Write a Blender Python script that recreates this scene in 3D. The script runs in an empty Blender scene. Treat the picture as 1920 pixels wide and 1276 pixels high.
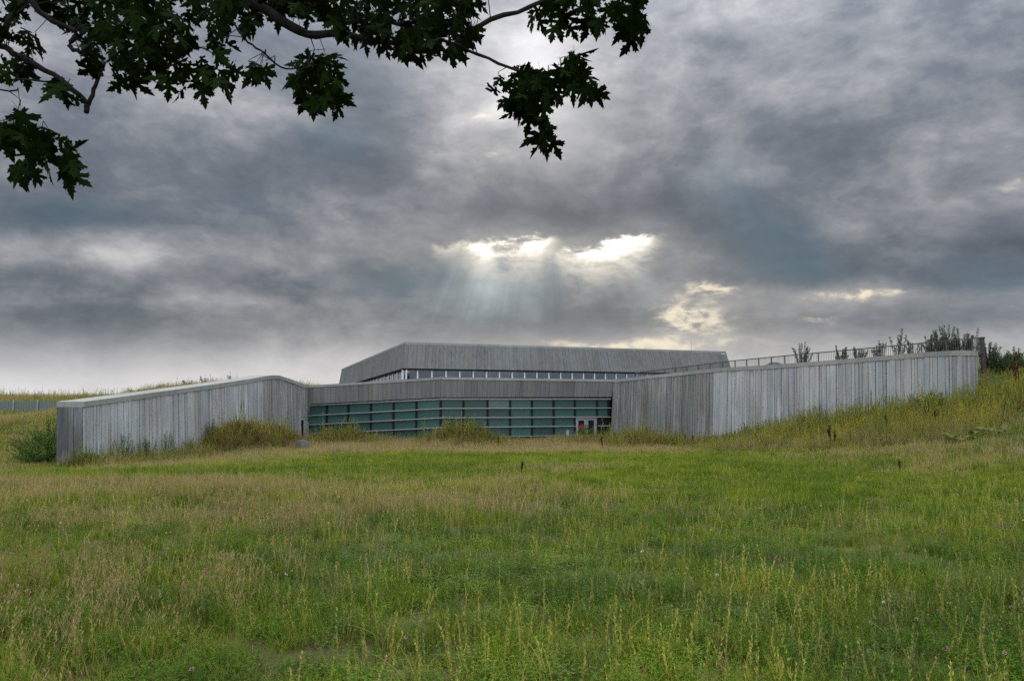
import bpy, bmesh, math, random
import numpy as np
from mathutils import Vector, Matrix, Euler

random.seed(7)
RNG = np.random.default_rng(11)
sc = bpy.context.scene
COL = sc.collection

# ------------------------------------------------------------------ camera
F_PX, PITCH, EYE = 1423.0, math.radians(4.58), 3.3      # focal length in photo pixels (1920 wide)
cam_d = bpy.data.cameras.new('camera'); cam = bpy.data.objects.new('camera', cam_d); COL.objects.link(cam)
cam_d.sensor_width = 36.0; cam_d.lens = F_PX / 1920 * 36.0
cam_d.clip_start = 0.05; cam_d.clip_end = 5000
cam.location = (0, 0, EYE); cam.rotation_euler = (math.pi / 2 + PITCH, 0, 0)
sc.camera = cam
sc.cycles.use_denoising = False
sc.cycles.max_bounces = 6; sc.cycles.diffuse_bounces = 3; sc.cycles.transparent_max_bounces = 12
SP, CP = math.sin(PITCH), math.cos(PITCH)

def ray_uv(px, py):
    """slope of the sight line through a photo pixel: (X/Y, Z/Y)"""
    xc, yc = (px - 960) / F_PX, (638 - py) / F_PX
    d = CP - yc * SP
    return xc / d, (SP + yc * CP) / d

def at(px, py, Y):
    u, v = ray_uv(px, py)
    return Vector((u * Y, Y, EYE + v * Y))

def xat(px, Y, z):
    v = (z - EYE) / Y
    yc = (v * CP - SP) / (CP + v * SP)
    return Vector(((px - 960) / F_PX * Y / (CP - yc * SP), Y, z))

# ------------------------------------------------------------------ world, sun, exposure
sc.view_settings.view_transform = 'Standard'; sc.view_settings.look = 'None'
sc.view_settings.exposure = 0.0; sc.view_settings.gamma = 1.0
sc.view_settings.use_curve_mapping = False
SUN_U, SUN_V = ray_uv(1018, 128)
SUN_EL = math.atan2(SUN_V, math.hypot(1, SUN_U)); SUN_AZ = math.atan2(SUN_U, 1.0)

class NX:
    """tiny expression builder for shader math"""
    tree = None
    def __init__(s, sock): s.s = sock
    @staticmethod
    def op(kind, *a, clamp=False):
        n = NX.tree.nodes.new('ShaderNodeMath'); n.operation = kind; n.use_clamp = clamp
        for i, v in enumerate(a):
            if isinstance(v, NX): NX.tree.links.new(v.s, n.inputs[i])
            else: n.inputs[i].default_value = float(v)
        return NX(n.outputs[0])
    def __add__(s, o): return NX.op('ADD', s, o)
    __radd__ = __add__
    def __mul__(s, o): return NX.op('MULTIPLY', s, o)
    __rmul__ = __mul__
    def __sub__(s, o): return NX.op('SUBTRACT', s, o)
    def __rsub__(s, o): return NX.op('SUBTRACT', o, s)
    def __truediv__(s, o): return NX.op('DIVIDE', s, o)
    def __pow__(s, o): return NX.op('POWER', s, o)
    def max(s, o): return NX.op('MAXIMUM', s, o)
    def min(s, o): return NX.op('MINIMUM', s, o)
    def clamp(s): return NX.op('ADD', s, 0.0, clamp=True)
    def step(s, a, b):
        n = NX.tree.nodes.new('ShaderNodeMapRange'); n.interpolation_type = 'SMOOTHSTEP'
        NX.tree.links.new(s.s, n.inputs[0]); n.inputs[1].default_value = a; n.inputs[2].default_value = b
        return NX(n.outputs[0])

def nvec(x, y, z):
    n = NX.tree.nodes.new('ShaderNodeCombineXYZ')
    for i, v in enumerate((x, y, z)):
        if isinstance(v, NX): NX.tree.links.new(v.s, n.inputs[i])
        else: n.inputs[i].default_value = float(v)
    return n.outputs[0]

def nnoise(vec, scale, detail=4, rough=.5, dist=0.0, col=False):
    n = NX.tree.nodes.new('ShaderNodeTexNoise')
    n.inputs['Scale'].default_value = scale; n.inputs['Detail'].default_value = detail
    n.inputs['Roughness'].default_value = rough; n.inputs['Distortion'].default_value = dist
    if vec is not None: NX.tree.links.new(vec, n.inputs['Vector'])
    return n.outputs['Color'] if col else NX(n.outputs['Fac'])

def nmix(fac, a, b, mode='MIX'):
    n = NX.tree.nodes.new('ShaderNodeMix'); n.data_type = 'RGBA'; n.blend_type = mode
    for sock, v in ((n.inputs[0], fac), (n.inputs[6], a), (n.inputs[7], b)):
        if isinstance(v, NX): NX.tree.links.new(v.s, sock)
        elif isinstance(v, bpy.types.NodeSocket): NX.tree.links.new(v, sock)
        elif isinstance(v, (int, float)): sock.default_value = v
        else: sock.default_value = (*v, 1.0)
    return n.outputs[2]

world = bpy.data.worlds.new('World'); sc.world = world; world.use_nodes = True
NX.tree = world.node_tree; wt = NX.tree
for n in list(wt.nodes): wt.nodes.remove(n)
SKY_STRENGTH = 0.1
def build_sky():
    out = wt.nodes.new('ShaderNodeOutputWorld'); bg = wt.nodes.new('ShaderNodeBackground')
    bg.inputs['Strength'].default_value = SKY_STRENGTH
    sky = wt.nodes.new('ShaderNodeTexSky'); sky.sky_type = 'NISHITA'; sky.sun_disc = False
    sky.sun_elevation = SUN_EL; sky.sun_rotation = SUN_AZ
    tc = wt.nodes.new('ShaderNodeTexCoord')
    sep = wt.nodes.new('ShaderNodeSeparateXYZ'); wt.links.new(tc.outputs['Generated'], sep.inputs[0])
    X, Y, Z = (NX(sep.outputs[i]) for i in range(3))
    el = Z.max(0.0)
    # cloud deck seen in perspective: the direction meets a layer overhead
    h = el + 0.17
    P = nvec(X / h, Y / h, 0.0)
    big = nnoise(P, 0.7, 6, .55, .6)
    D3 = nvec(X, Y, Z * 1.7)
    lump = nnoise(D3, 2.7, 9, .6, .9)
    puff = nnoise(D3, 7.5, 9, .62, .3)
    mid = puff
    fine = nnoise(nvec(X, Y, Z * 2.4), 22.0, 6, .6, .3)
    tone = 0.44 + (big - .5) * .6 + (lump - .5) * 1.1 + (puff - .5) * 1.0 + (fine - .5) * .42
    # warped tangent coordinates in the half of the sky towards the sun
    Yf = Y.max(0.06)
    warp = nnoise(nvec(X / Yf, Z / Yf, 1.3), 5.0, 6, .58, .0, col=True)
    ws = wt.nodes.new('ShaderNodeSeparateXYZ'); wt.links.new(warp, ws.inputs[0])
    wx, wy = NX(ws.outputs[0]) - .5, NX(ws.outputs[1]) - .5
    U0, V0 = X / Yf, Z / Yf
    U, V = U0 + wx * .13, V0 + wy * .055
    front = Y.step(.25, .5)
    def blob(px, py, sx, sy, rot=0.0, raw=False):
        u, v = ray_uv(px, py)
        du, dv = ((U0 if raw else U) - u), ((V0 if raw else V) - v)
        c, s = math.cos(rot), math.sin(rot)
        a = (du * c + dv * s) * (F_PX / sx)
        b = (dv * c - du * s) * (F_PX / sy)
        return NX.op('EXPONENT', (a * a + b * b) * -1.0)
    def total(items):
        t = None
        for w, *a in items:
            g = blob(*a) * w
            t = g if t is None else t + g
        return t * front
    shape = total([
        (-.34, 690, 240, 140, 110), (-.2, 560, 300, 160, 60), (-.24, 120, 405, 230, 36), (.30, 150, 478, 260, 30), (-.24, 1010, 405, 300, 40), (-.12, 1010, 350, 240, 50),
        (-.20, 1330, 400, 150, 50), (-.22, 1450, 455, 150, 60), (-.22, 740, 520, 140, 45), (-.16, 1870, 520, 120, 45), (.22, 1910, 350, 90, 60), (.16, 1700, 560, 240, 20), (.10, 1780, 400, 130, 40),
        (.22, 830, 300, 80, 90), (.22, 960, 170, 120, 80), (.08, 1500, 110, 330, 120), (.10, 1420, 320, 90, 40), (-.16, 1220, 120, 80, 120), (-.14, 1220, 330, 120, 60),
        (-.12, 470, 530, 200, 26), (.16, 430, 568, 170, 14), (-.14, 300, 630, 330, 34), (.12, 300, 150, 170, 60), (-.14, 480, 120, 150, 60), (.12, 1330, 585, 150, 50), (.14, 800, 420, 70, 30),
        (-.16, 1230, 600, 120, 26), (.10, 1650, 640, 300, 26), (-.12, 960, 610, 220, 34), (-.12, 1640, 500, 140, 18), (-.1, 1620, 260, 120, 50)])
    t = ((tone + shape - .44) * 1.15 + .43).clamp()
    r = wt.nodes.new('ShaderNodeValToRGB'); wt.links.new(t.s, r.inputs[0])
    e = r.color_ramp.elements
    def lin(c): return tuple((((v / 255) + .055) / 1.055) ** 2.4 if v > 10 else v / 255 / 12.92 for v in c)
    stops = [(0.0, (78, 86, 96)), (.28, (100, 106, 115)), (.5, (126, 129, 135)), (.72, (153, 154, 158)), (1.0, (192, 191, 191))]
    while len(e) < len(stops): e.new(.5)
    for el_, (p, c) in zip(e, stops): el_.position = p; el_.color = (*lin(c), 1)
    base = r.outputs[0]
    # thin places where the blue sky tints the cloud
    teal = total([(.62, 1460, 450, 115, 52), (.5, 1500, 505, 90, 28), (.55, 1880, 520, 130, 34), (.42, 620, 262, 80, 36),
                  (.45, 130, 400, 170, 34), (.45, 1380, 350, 70, 60), (.45, 750, 525, 120, 40), (.3, 950, 555, 140, 50),
                  (.25, 60, 650, 120, 40), (.25, 1830, 600, 130, 30), (.22, 480, 390, 90, 40)]).clamp()
    c = nmix(teal, base, lin((76, 102, 116)))
    # the paler band above the horizon
    band = (1.0 - V0.max(0.0).step(.0, .115)) * front * (.95 + (mid - .5) * .6)
    c = nmix(band.clamp(), c, lin((222, 221, 223)))
    glow = (blob(1022, 128, 60, 52) * .35 + blob(1010, 110, 110, 90) * .22 + blob(1070, 240, 90, 60) * .26 + blob(960, 220, 90, 60) * .14) * front
    c = nmix(glow.clamp(), c, lin((205, 204, 206)))
    # torn openings through which the bright cloud behind shows
    rag = nnoise(nvec(U0, V0 * 1.7, 0.0), 17.0, 9, .62, .5)
    rag2 = nnoise(nvec(U0, V0 * 2.4, 2.0), 40.0, 7, .6, .3)
    ragged = (rag - .5) * .8 + (rag2 - .5) * .55
    # soft light round them
    halo = (blob(1035, 474, 225, 44) * .5 + blob(1310, 590, 110, 60) * .46 + blob(1580, 560, 150, 22) * .28 + blob(1190, 652, 230, 22) * .5 + blob(905, 216, 40, 14) * .3 + blob(915, 286, 34, 12) * .3) * front
    c = nmix((halo * (.75 + ragged * 1.6)).clamp(), c, lin((214, 208, 196)))
    # shafts of light below the gap, fanning out from the hidden sun
    du, dv = U0 - SUN_U, SUN_V - V0
    ang = du / dv.max(.03)
    streak = nnoise(nvec(ang, 0.0, 3.0), 6.0, 4, .6)
    shaft = (streak.step(.34, .68) * .6 + .12) * (.6 + (puff - .5) * 1.6) * front * (
        blob(925, 532, 110, 66, .12, True) * 1.3 + blob(1140, 510, 115, 46, 0, True) * 1.0 + blob(960, 620, 210, 45, 0, True) * .3)
    c = nmix(shaft.clamp(), c, lin((172, 190, 197)))
    def sheet(px0, py0, px1, py1, sx, fall, amp):
        """an opening: crisp ragged upper edge, fading downwards"""
        (u0, v0), (u1, v1) = ray_uv(px0, py0), ray_uv(px1, py1)
        k = (v1 - v0) / (u1 - u0); um = (u0 + u1) / 2
        e = ((U0 - u0) * k + v0) - V0 + ragged * .042 + wy * .014
        lat = (U0 - um + wx * .03) * (F_PX / sx); lat = NX.op('EXPONENT', (lat * lat) * (lat * lat) * -1.0)
        return e.step(-.006, .011) * NX.op('EXPONENT', e.max(0.0) * (-F_PX / fall)) * lat * amp * front
    gaps = sheet(870, 454, 1035, 444, 86, 44, 1.5)
    for a_ in ((1050, 470, 1225, 434, 92, 44, 1.6), (815, 464, 870, 456, 34, 16, .9), (1175, 478, 1230, 474, 28, 10, 1.1), (900, 482, 990, 484, 50, 10, .8)): gaps = gaps.max(sheet(*a_))
    gaps = gaps * (.95 + ragged * 3.6)
    c = nmix(gaps.step(.02, .8) * .85, c, lin((236, 228, 212)))
    c = nmix(gaps.step(.5, 1.05), c, (1.2, 1.18, 1.1))
    lace = (blob(1292, 598, 74, 44) * 1.2).max(blob(1340, 536, 56, 20) * 1.05).max(blob(1600, 554, 110, 14) * .9).max(blob(1530, 597, 42, 9) * .7).max(blob(1195, 648, 200, 15) * 1.0).max(
        blob(1690, 552, 50, 7) * .65).max(blob(1250, 640, 60, 14) * .7).max(blob(895, 217, 30, 9) * .6).max(blob(915, 286, 26, 8) * .55).max(blob(1905, 350, 40, 20) * .5)
    lace = lace * (.62 + ragged * 3.4) * front
    c = nmix((lace.step(.12, .85) * .95).clamp(), c, lin((240, 228, 204)))
    # brightness added overhead and behind the camera to light the front walls and meadow
    sky_fill = 1.0 + (el ** 3.0) * ZENITH + ((1.0 - Y) * .5) ** 2.0 * BACK
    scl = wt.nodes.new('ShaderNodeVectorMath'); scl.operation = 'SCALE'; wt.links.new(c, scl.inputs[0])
    wt.links.new((sky_fill * (1.0 / SKY_STRENGTH)).s, scl.inputs['Scale'])
    # a little of the clear sky above filters through
    final = nmix(.03, scl.outputs[0], sky.outputs[0])
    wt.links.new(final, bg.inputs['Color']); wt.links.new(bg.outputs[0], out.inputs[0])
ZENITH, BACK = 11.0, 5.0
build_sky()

sun_d = bpy.data.lights.new('sun', 'SUN'); sun = bpy.data.objects.new('sun', sun_d); COL.objects.link(sun)
sun_d.energy = 1.5; sun_d.angle = math.radians(24); sun_d.color = (1, .95, .87)
sd = Vector((math.sin(SUN_AZ) * math.cos(SUN_EL), math.cos(SUN_AZ) * math.cos(SUN_EL), math.sin(SUN_EL)))
sun.rotation_euler = sd.to_track_quat('Z', 'Y').to_euler(); sun.location = (0, 0, 60)

# ------------------------------------------------------------------ helpers
def ss(a, b, x):
    t = np.clip((np.asarray(x, float) - a) / (b - a), 0, 1)
    return t * t * (3 - 2 * t)

def vnoise(x, y, s, seed=0):
    """smooth value noise in 0..1"""
    x = np.asarray(x, float) / s + 71.3 * seed; y = np.asarray(y, float) / s + 37.7 * seed
    xi, yi = np.floor(x).astype(np.int64), np.floor(y).astype(np.int64)
    fx, fy = x - xi, y - yi
    fx, fy = fx * fx * (3 - 2 * fx), fy * fy * (3 - 2 * fy)
    def hsh(a, b):
        v = np.sin(a * 127.1 + b * 311.7 + seed * 17.17) * 43758.5453
        return v - np.floor(v)
    return (hsh(xi, yi) * (1 - fx) * (1 - fy) + hsh(xi + 1, yi) * fx * (1 - fy)
            + hsh(xi, yi + 1) * (1 - fx) * fy + hsh(xi + 1, yi + 1) * fx * fy)

def link(o, parent=None):
    COL.objects.link(o)
    if parent is not None:
        o.parent = parent
        o.matrix_parent_inverse = Matrix.Translation(-parent.location) if PARENT_KEEP else Matrix()
    return o
PARENT_KEEP = True

def mesh(name, verts, faces, mat=None, smooth=False):
    m = bpy.data.meshes.new(name); m.from_pydata([tuple(v) for v in verts], [], faces)
    if mat:
        for mm in (mat if isinstance(mat, (list, tuple)) else [mat]): m.materials.append(mm)
    if smooth: m.polygons.foreach_set('use_smooth', [True] * len(m.polygons))
    m.update(); return m

def obj(name, verts, faces, mat, parent=None, smooth=False):
    return link(bpy.data.objects.new(name, mesh(name, verts, faces, mat, smooth)), parent)

def tag(o, label=None, cat=None, group=None, kind=None):
    if label: o['label'] = label
    if cat: o['category'] = cat
    if group: o['group'] = group
    if kind: o['kind'] = kind
    return o

def thing(name, loc, label, cat, group=None):
    o = bpy.data.objects.new(name, None); o.empty_display_size = .3; COL.objects.link(o); o.location = loc
    return tag(o, label, cat, group)

class MB:
    """collects shapes for one mesh"""
    def __init__(s): s.v, s.f = [], []
    def add(s, v, f):
        k = len(s.v); s.v += [Vector(p) for p in v]; s.f += [tuple(i + k for i in q) for q in f]
    def loft(s, bot, top):
        n = len(bot)
        s.add(list(bot) + list(top), [tuple(range(n))[::-1], tuple(range(n, 2 * n))] + [(i, (i + 1) % n, n + (i + 1) % n, n + i) for i in range(n)])
    def box(s, a, b):
        (x0, y0, z0), (x1, y1, z1) = a, b
        s.loft([(x0, y0, z0), (x1, y0, z0), (x1, y1, z0), (x0, y1, z0)], [(x0, y0, z1), (x1, y0, z1), (x1, y1, z1), (x0, y1, z1)])
    def bar(s, p, q, w, d, up=Vector((0, 0, 1))):
        """a rectangular bar from p to q, w across and d deep"""
        p, q = Vector(p), Vector(q); t = (q - p).normalized()
        a = t.cross(up)
        if a.length < 1e-4: a = t.cross(Vector((0, 1, 0)))
        a.normalize(); b = a.cross(t)
        k = [a * (w / 2) + b * (d / 2), a * (w / 2) - b * (d / 2), a * (-w / 2) - b * (d / 2), a * (-w / 2) + b * (d / 2)]
        s.loft([p + e for e in k], [q + e for e in k])
    def tube(s, pts, radii, n=8):
        pts = [Vector(p) for p in pts]; rings = []
        for i, p in enumerate(pts):
            t = (pts[min(i + 1, len(pts) - 1)] - pts[max(i - 1, 0)]).normalized()
            a = t.cross(Vector((0, 0, 1)))
            if a.length < .05: a = t.cross(Vector((1, 0, 0)))
            a.normalize(); b = a.cross(t)
            rings.append([p + (a * math.cos(2 * math.pi * k / n) + b * math.sin(2 * math.pi * k / n)) * radii[i] for k in range(n)])
        v = [q for r in rings for q in r]
        f = [(i * n + k, i * n + (k + 1) % n, (i + 1) * n + (k + 1) % n, (i + 1) * n + k) for i in range(len(pts) - 1) for k in range(n)]
        f += [tuple(range(n))[::-1], tuple(range((len(pts) - 1) * n, len(pts) * n))]
        s.add(v, f)
    def build(s, name, mat, parent=None, smooth=False):
        return obj(name, s.v, s.f, mat, parent, smooth)

# ------------------------------------------------------------------ materials
def material(name):
    m = bpy.data.materials.new(name); m.use_nodes = True; NX.tree = m.node_tree
    b = m.node_tree.nodes['Principled BSDF']
    return m, b

def simple(name, col, rough=.6, metal=0.0, spec=.4, var=.12, scale=6.0):
    m, b = material(name)
    tc = NX.tree.nodes.new('ShaderNodeTexCoord')
    n = nnoise(tc.outputs['Object'], scale, 5, .6)
    c = nmix(n.step(.3, .7), tuple(v * (1 - var) for v in col), tuple(min(1, v * (1 + var)) for v in col))
    NX.tree.links.new(c, b.inputs['Base Color'])
    b.inputs['Roughness'].default_value = rough; b.inputs['Metallic'].default_value = metal; b.inputs['Specular IOR Level'].default_value = spec
    return m

def concrete(name, col, streak=1.0, pale=0.0, board=.2, dark=0.0):
    """board marked concrete: vertical streaks, blotches, speckle, tone differing from board to board"""
    m, b = material(name); t = NX.tree
    geo = t.nodes.new('ShaderNodeNewGeometry'); sep = t.nodes.new('ShaderNodeSeparateXYZ'); t.links.new(geo.outputs['Position'], sep.inputs[0])
    X, Y, Z = (NX(sep.outputs[i]) for i in range(3))
    oi = t.nodes.new('ShaderNodeObjectInfo'); rnd = NX(oi.outputs['Random'])
    streaks = nnoise(nvec(X * 3.0, Y * 3.0, Z * .16), 1.6, 6, .62)
    streak2 = nnoise(nvec(X * 11.0, Y * 11.0, Z * .35), 1.6, 4, .6)
    blot = nnoise(nvec(X, Y, Z * .6), .45, 5, .6)
    speck = nnoise(nvec(X, Y, Z), 9.0, 4, .7)
    v = 1.0 + (streaks - .5) * (1.0 * streak) + (streak2 - .5) * (.55 * streak) + (blot - .5) * .6 + (speck - .5) * .28 + (rnd - .5) * board
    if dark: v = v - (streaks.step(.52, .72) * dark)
    tint = nmix(nnoise(nvec(X * 1.5, Y * 1.5, Z * .2), 1.1, 3, .5, col=False).step(.35, .65), tuple(c * k for c, k in zip(col, (1.05, 1.0, .94))), tuple(c * k for c, k in zip(col, (.96, 1.0, 1.0))))
    if pale:
        # lime bloom washed down the boards
        bl = (nnoise(nvec(X * .7, Y * .7, Z * .3), .9, 4, .6).step(.42, .66)) * streaks.step(.36, .6) * pale
        tint = nmix(bl.clamp(), tint, (.52, .55, .57))
    sc_ = t.nodes.new('ShaderNodeVectorMath'); sc_.operation = 'SCALE'; t.links.new(tint, sc_.inputs[0]); t.links.new(v.max(.2).s, sc_.inputs['Scale'])
    t.links.new(sc_.outputs[0], b.inputs['Base Color'])
    b.inputs['Roughness'].default_value = .88; b.inputs['Specular IOR Level'].default_value = .25
    bp = t.nodes.new('ShaderNodeBump'); bp.inputs['Strength'].default_value = .5; bp.inputs['Distance'].default_value = .03
    t.links.new((speck * .5 + streak2).s, bp.inputs['Height']); t.links.new(bp.outputs[0], b.inputs['Normal'])
    return m

M = {}
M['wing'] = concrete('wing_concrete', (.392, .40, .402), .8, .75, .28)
M['wing_dark'] = concrete('dark_concrete', (.13, .135, .14), 1.2, .3, .2, .25)  # much darker, more streaked concrete for the left wall's end face
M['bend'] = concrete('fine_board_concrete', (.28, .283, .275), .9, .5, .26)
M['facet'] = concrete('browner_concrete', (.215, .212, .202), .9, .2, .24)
M['cap'] = concrete('coping_concrete', (.32, .32, .305), .55, .0, .12)
M['fascia'] = concrete('fascia_concrete', (.175, .178, .172), 1.1, .0, .24, .3)
M['roofmass'] = concrete('upper_concrete', (.17, .174, .17), 1.1, .0, .14, .12)
M['joint'] = simple('shadow_joint', (.085, .09, .095), .95, spec=.1)
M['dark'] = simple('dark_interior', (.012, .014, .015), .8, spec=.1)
M['bar'] = simple('anodised_bar', (.36, .375, .39), .38, .35, .5, .06)
M['bar_dark'] = simple('dark_mullion', (.011, .014, .015), .6, .1, .2, .1)
M['white_bar'] = simple('white_window_bar', (.72, .74, .76), .4, .1, .5, .05)
M['steel'] = simple('galvanised_rail', (.085, .088, .092), .55, .4, .4, .15)
M['rust'] = simple('rusted_post', (.07, .06, .058), .8, .1, .3, .3)
M['red'] = simple('red_emblem', (.5, .0015, .004), .5, 0, .4, .05)
M['white'] = simple('white_paint', (.75, .76, .76), .5, 0, .4, .05)
M['box'] = simple('pale_box', (.36, .41, .39), .6)
M['roof'] = simple('roof_gravel', (.22, .22, .215), .95, 0, .1, .2, 2.0)
M['stone'] = simple('grey_boulder', (.11, .107, .105), .9, 0, .2, .35, 3.0)

def frit(name, col, gloss=.5):
    m, b = material(name); t = NX.tree
    geo = t.nodes.new('ShaderNodeNewGeometry')
    oi = t.nodes.new('ShaderNodeObjectInfo')
    n = nnoise(geo.outputs['Position'], 7.0, 4, .7)
    k = .8 + (n - .5) * .55 + (NX(oi.outputs['Random']) - .2) * .4
    s = t.nodes.new('ShaderNodeVectorMath'); s.operation = 'SCALE'; s.inputs[0].default_value = col; t.links.new(k.s, s.inputs['Scale'])
    t.links.new(s.outputs[0], b.inputs['Base Color'])
    b.inputs['Roughness'].default_value = .22; b.inputs['Specular IOR Level'].default_value = gloss
    return m
M['frit'] = frit('green_fritted_glass', (.05, .12, .11))
M['frit_reflection'] = frit('painted_reflection_glass', (.085, .15, .143), .8)  # one pane's sky reflection put into a paler base colour, with more gloss
M['tinted'] = frit('dark_tinted_glass', (.012, .016, .018), .35)
def clear_glass():
    m, b = material('clear_glass'); t = NX.tree
    o = t.nodes['Material Output']; t.nodes.remove(b)
    tr = t.nodes.new('ShaderNodeBsdfTransparent'); tr.inputs[0].default_value = (.62, .70, .74, 1)
    gl = t.nodes.new('ShaderNodeBsdfGlossy'); gl.inputs['Roughness'].default_value = .03; gl.inputs[0].default_value = (.9, .95, 1, 1)
    fr = t.nodes.new('ShaderNodeFresnel'); fr.inputs[0].default_value = 1.5
    mx = t.nodes.new('ShaderNodeMixShader')
    t.links.new((NX(fr.outputs[0]) * 1.1 + .04).clamp().s, mx.inputs[0]); t.links.new(tr.outputs[0], mx.inputs[1]); t.links.new(gl.outputs[0], mx.inputs[2]); t.links.new(mx.outputs[0], o.inputs[0])
    return m
M['glass'] = clear_glass()
def lit(name, col, e):
    m, b = material(name)
    b.inputs['Base Color'].default_value = (*col, 1); b.inputs['Emission Color'].default_value = (*col, 1); b.inputs['Emission Strength'].default_value = e
    return m
M['ceiling_glow'] = lit('warm_ceiling_glow', (.9, .55, .25), .75)  # emission put in for the light falling on an inner ceiling

def plant(name, a, b_, dry=None, trans=.3, rough=.6, spec=.15):
    """leaf and blade material; colour differs from plant to plant, 'dry' instances turn to straw"""
    m, b = material(name); t = NX.tree
    oi = t.nodes.new('ShaderNodeObjectInfo')
    geo = t.nodes.new('ShaderNodeNewGeometry')
    c = nmix((NX(oi.outputs['Random']) * .65 + NX(geo.outputs['Random Per Island']) * .75 - .2).clamp(), a, b_)
    if dry:
        at_ = t.nodes.new('ShaderNodeAttribute'); at_.attribute_type = 'INSTANCER'; at_.attribute_name = 'dry'
        f = ((NX(at_.outputs['Fac']) * .75 + .10 - NX.op('FRACT', NX(geo.outputs['Random Per Island']) * 7.13)) * 6.0 + .4).clamp()
        c = nmix(f, c, dry)
        tn = t.nodes.new('ShaderNodeAttribute'); tn.attribute_type = 'INSTANCER'; tn.attribute_name = 'tint'
        c = nmix(1.0, c, nmix(NX(tn.outputs['Fac']).clamp(), (.58, .72, .64), (1.45, 1.36, .85)), 'MULTIPLY')
    t.links.new(c, b.inputs['Base Color'])
    b.inputs['Roughness'].default_value = rough; b.inputs['Specular IOR Level'].default_value = spec
    if trans:
        o = t.nodes['Material Output']; tr = t.nodes.new('ShaderNodeBsdfTranslucent'); t.links.new(c, tr.inputs[0])
        mx = t.nodes.new('ShaderNodeMixShader'); mx.inputs[0].default_value = trans
        t.links.new(b.outputs[0], mx.inputs[1]); t.links.new(tr.outputs[0], mx.inputs[2]); t.links.new(mx.outputs[0], o.inputs[0])
    return m
STRAW = (.36, .27, .125)
M['grass'] = plant('grass_blade', (.055, .115, .010), (.225, .295, .038), STRAW, spec=.06)
M['straw'] = plant('straw_stem', (.25, .175, .068), (.47, .37, .175), None, spec=.06)
M['clover'] = plant('clover_leaf', (.04, .12, .010), (.135, .25, .03), (.18, .17, .06), spec=.05)
M['spike'] = plant('pale_spike', (.20, .25, .06), (.42, .42, .14), STRAW, spec=.06)
M['head'] = plant('clover_head', (.36, .22, .19), (.42, .32, .24), None, .1)
M['purple'] = plant('purple_head', (.26, .07, .16), (.34, .13, .2), None, .1)
M['yellow'] = plant('yellow_flower', (.62, .40, .03), (.7, .5, .06), None, .1)
M['white_flower'] = plant('white_flower', (.55, .55, .48), (.62, .6, .52), None, .1)
M['rusty'] = plant('rusty_grass', (.13, .075, .03), (.26, .17, .07), None, spec=.06)
M['weed'] = plant('tall_weed', (.13, .19, .03), (.27, .30, .065), (.34, .28, .08), spec=.06)
M['bush'] = plant('dark_bush', (.035, .06, .025), (.07, .10, .04), None, .25)
M['bush_green'] = plant('green_bush', (.05, .115, .02), (.15, .22, .04), None, .3)
M['dock'] = plant('dock_seed', (.055, .02, .012), (.11, .04, .02), None, .1)
M['burdock'] = plant('broad_leaf', (.10, .17, .04), (.22, .24, .07), None, .3)
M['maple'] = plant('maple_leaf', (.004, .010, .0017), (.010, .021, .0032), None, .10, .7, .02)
M['bark'] = simple('maple_bark', (.026, .022, .02), .9, 0, .1, .35, 14.0)

# ------------------------------------------------------------------ layout of the walls
def mixv(a, b, t): return Vector(a) * (1 - t) + Vector(b) * t
A = xat(155, 38.0, 0.0); B = xat(500, 55.0, 0.0); Cc = xat(575, 63.0, 0.0)
K = xat(826, 60.0, 0.0); D = xat(1145, 64.5, 0.0); E = xat(1342, 56.0, 0.0); Fp = xat(1803, 40.0, 3.5); G = xat(1832, 42.6, 3.5)
LW_Y = [38.0, B.y, Cc.y]; LW_X = [A.x, B.x, Cc.x]
YL_X = [A.x, B.x, Cc.x + .02, K.x, D.x, E.x, Fp.x, G.x]; YL_Y = [A.y, B.y, Cc.y, K.y, D.y, E.y, Fp.y, G.y]

def ground_z(x, y, micro=True):
    x = np.asarray(x, float); y = np.asarray(y, float)
    z = 1.6 - .0285 * np.clip(y, -60, 56) + .9 * ss(0, -40, y)
    z = z - .45 * ss(-8, -22, x) * ss(14, 37, y) * (1 - ss(40, 60, y))
    # hill on the right
    z = z + 6.1 * ss(11, 38, x) * ss(11, 45, y)
    # earth held back by the left wall
    xw = np.interp(y, LW_Y, LW_X)
    left = ss(-.45, -1.0, x - xw) * ss(37.6, 38.6, y) + (y < 37.6) * 0
    bl = 2.5 * ss(37.5, 60, y) + 2.0 * ss(-37, -24, x) * ss(41, 58, y) + 1.05 * ss(62, 74, y) * ss(-24, -34, x)
    z = z + bl * np.where(x < -23.2, 1.0, left)
    # earth held back by the right wall
    yr = np.interp(x, YL_X[4:], YL_Y[4:])
    right = ss(1.35, 2.3, y - yr) * (x > D.x - .2) * (x <= G.x)
    far = ss(G.x + 7, G.x, x) * (x > G.x) * ss(41.5, 45, y)
    w = np.clip(np.where(x <= G.x, right, far), 0, 1)
    z = z * (1 - w) + np.maximum(z, 5.25 - 1.0 * ss(20, 9, x)) * w
    if micro:
        z = z + (vnoise(x, y, 5.0, 1) - .5) * .22 * ss(3, 12, y) + (vnoise(x, y, 1.3, 2) - .5) * .07
    # mounds of old growth against the building
    for mx_, my_, r, hh in MOUNDS:
        z = z + hh * np.exp(-((x - mx_) ** 2 + ((y - my_) * .8) ** 2) / r ** 2)
    return z
MOUNDS = []
for px, Y, r, hh in ((872, 55.5, 2.2, .6), (1100, 58.5, 1.7, .3), (425, 48.6, 1.8, .65), (470, 50.0, 1.8, .6), (515, 52.0, 1.7, .6), (1210, 54, 2.5, .3), (650, 58.5, 2.0, .25)):
    p = xat(px, Y, 0.2); MOUNDS.append((p.x, p.y, r, hh))
def gz(x, y): return float(ground_z(x, y))

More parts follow.
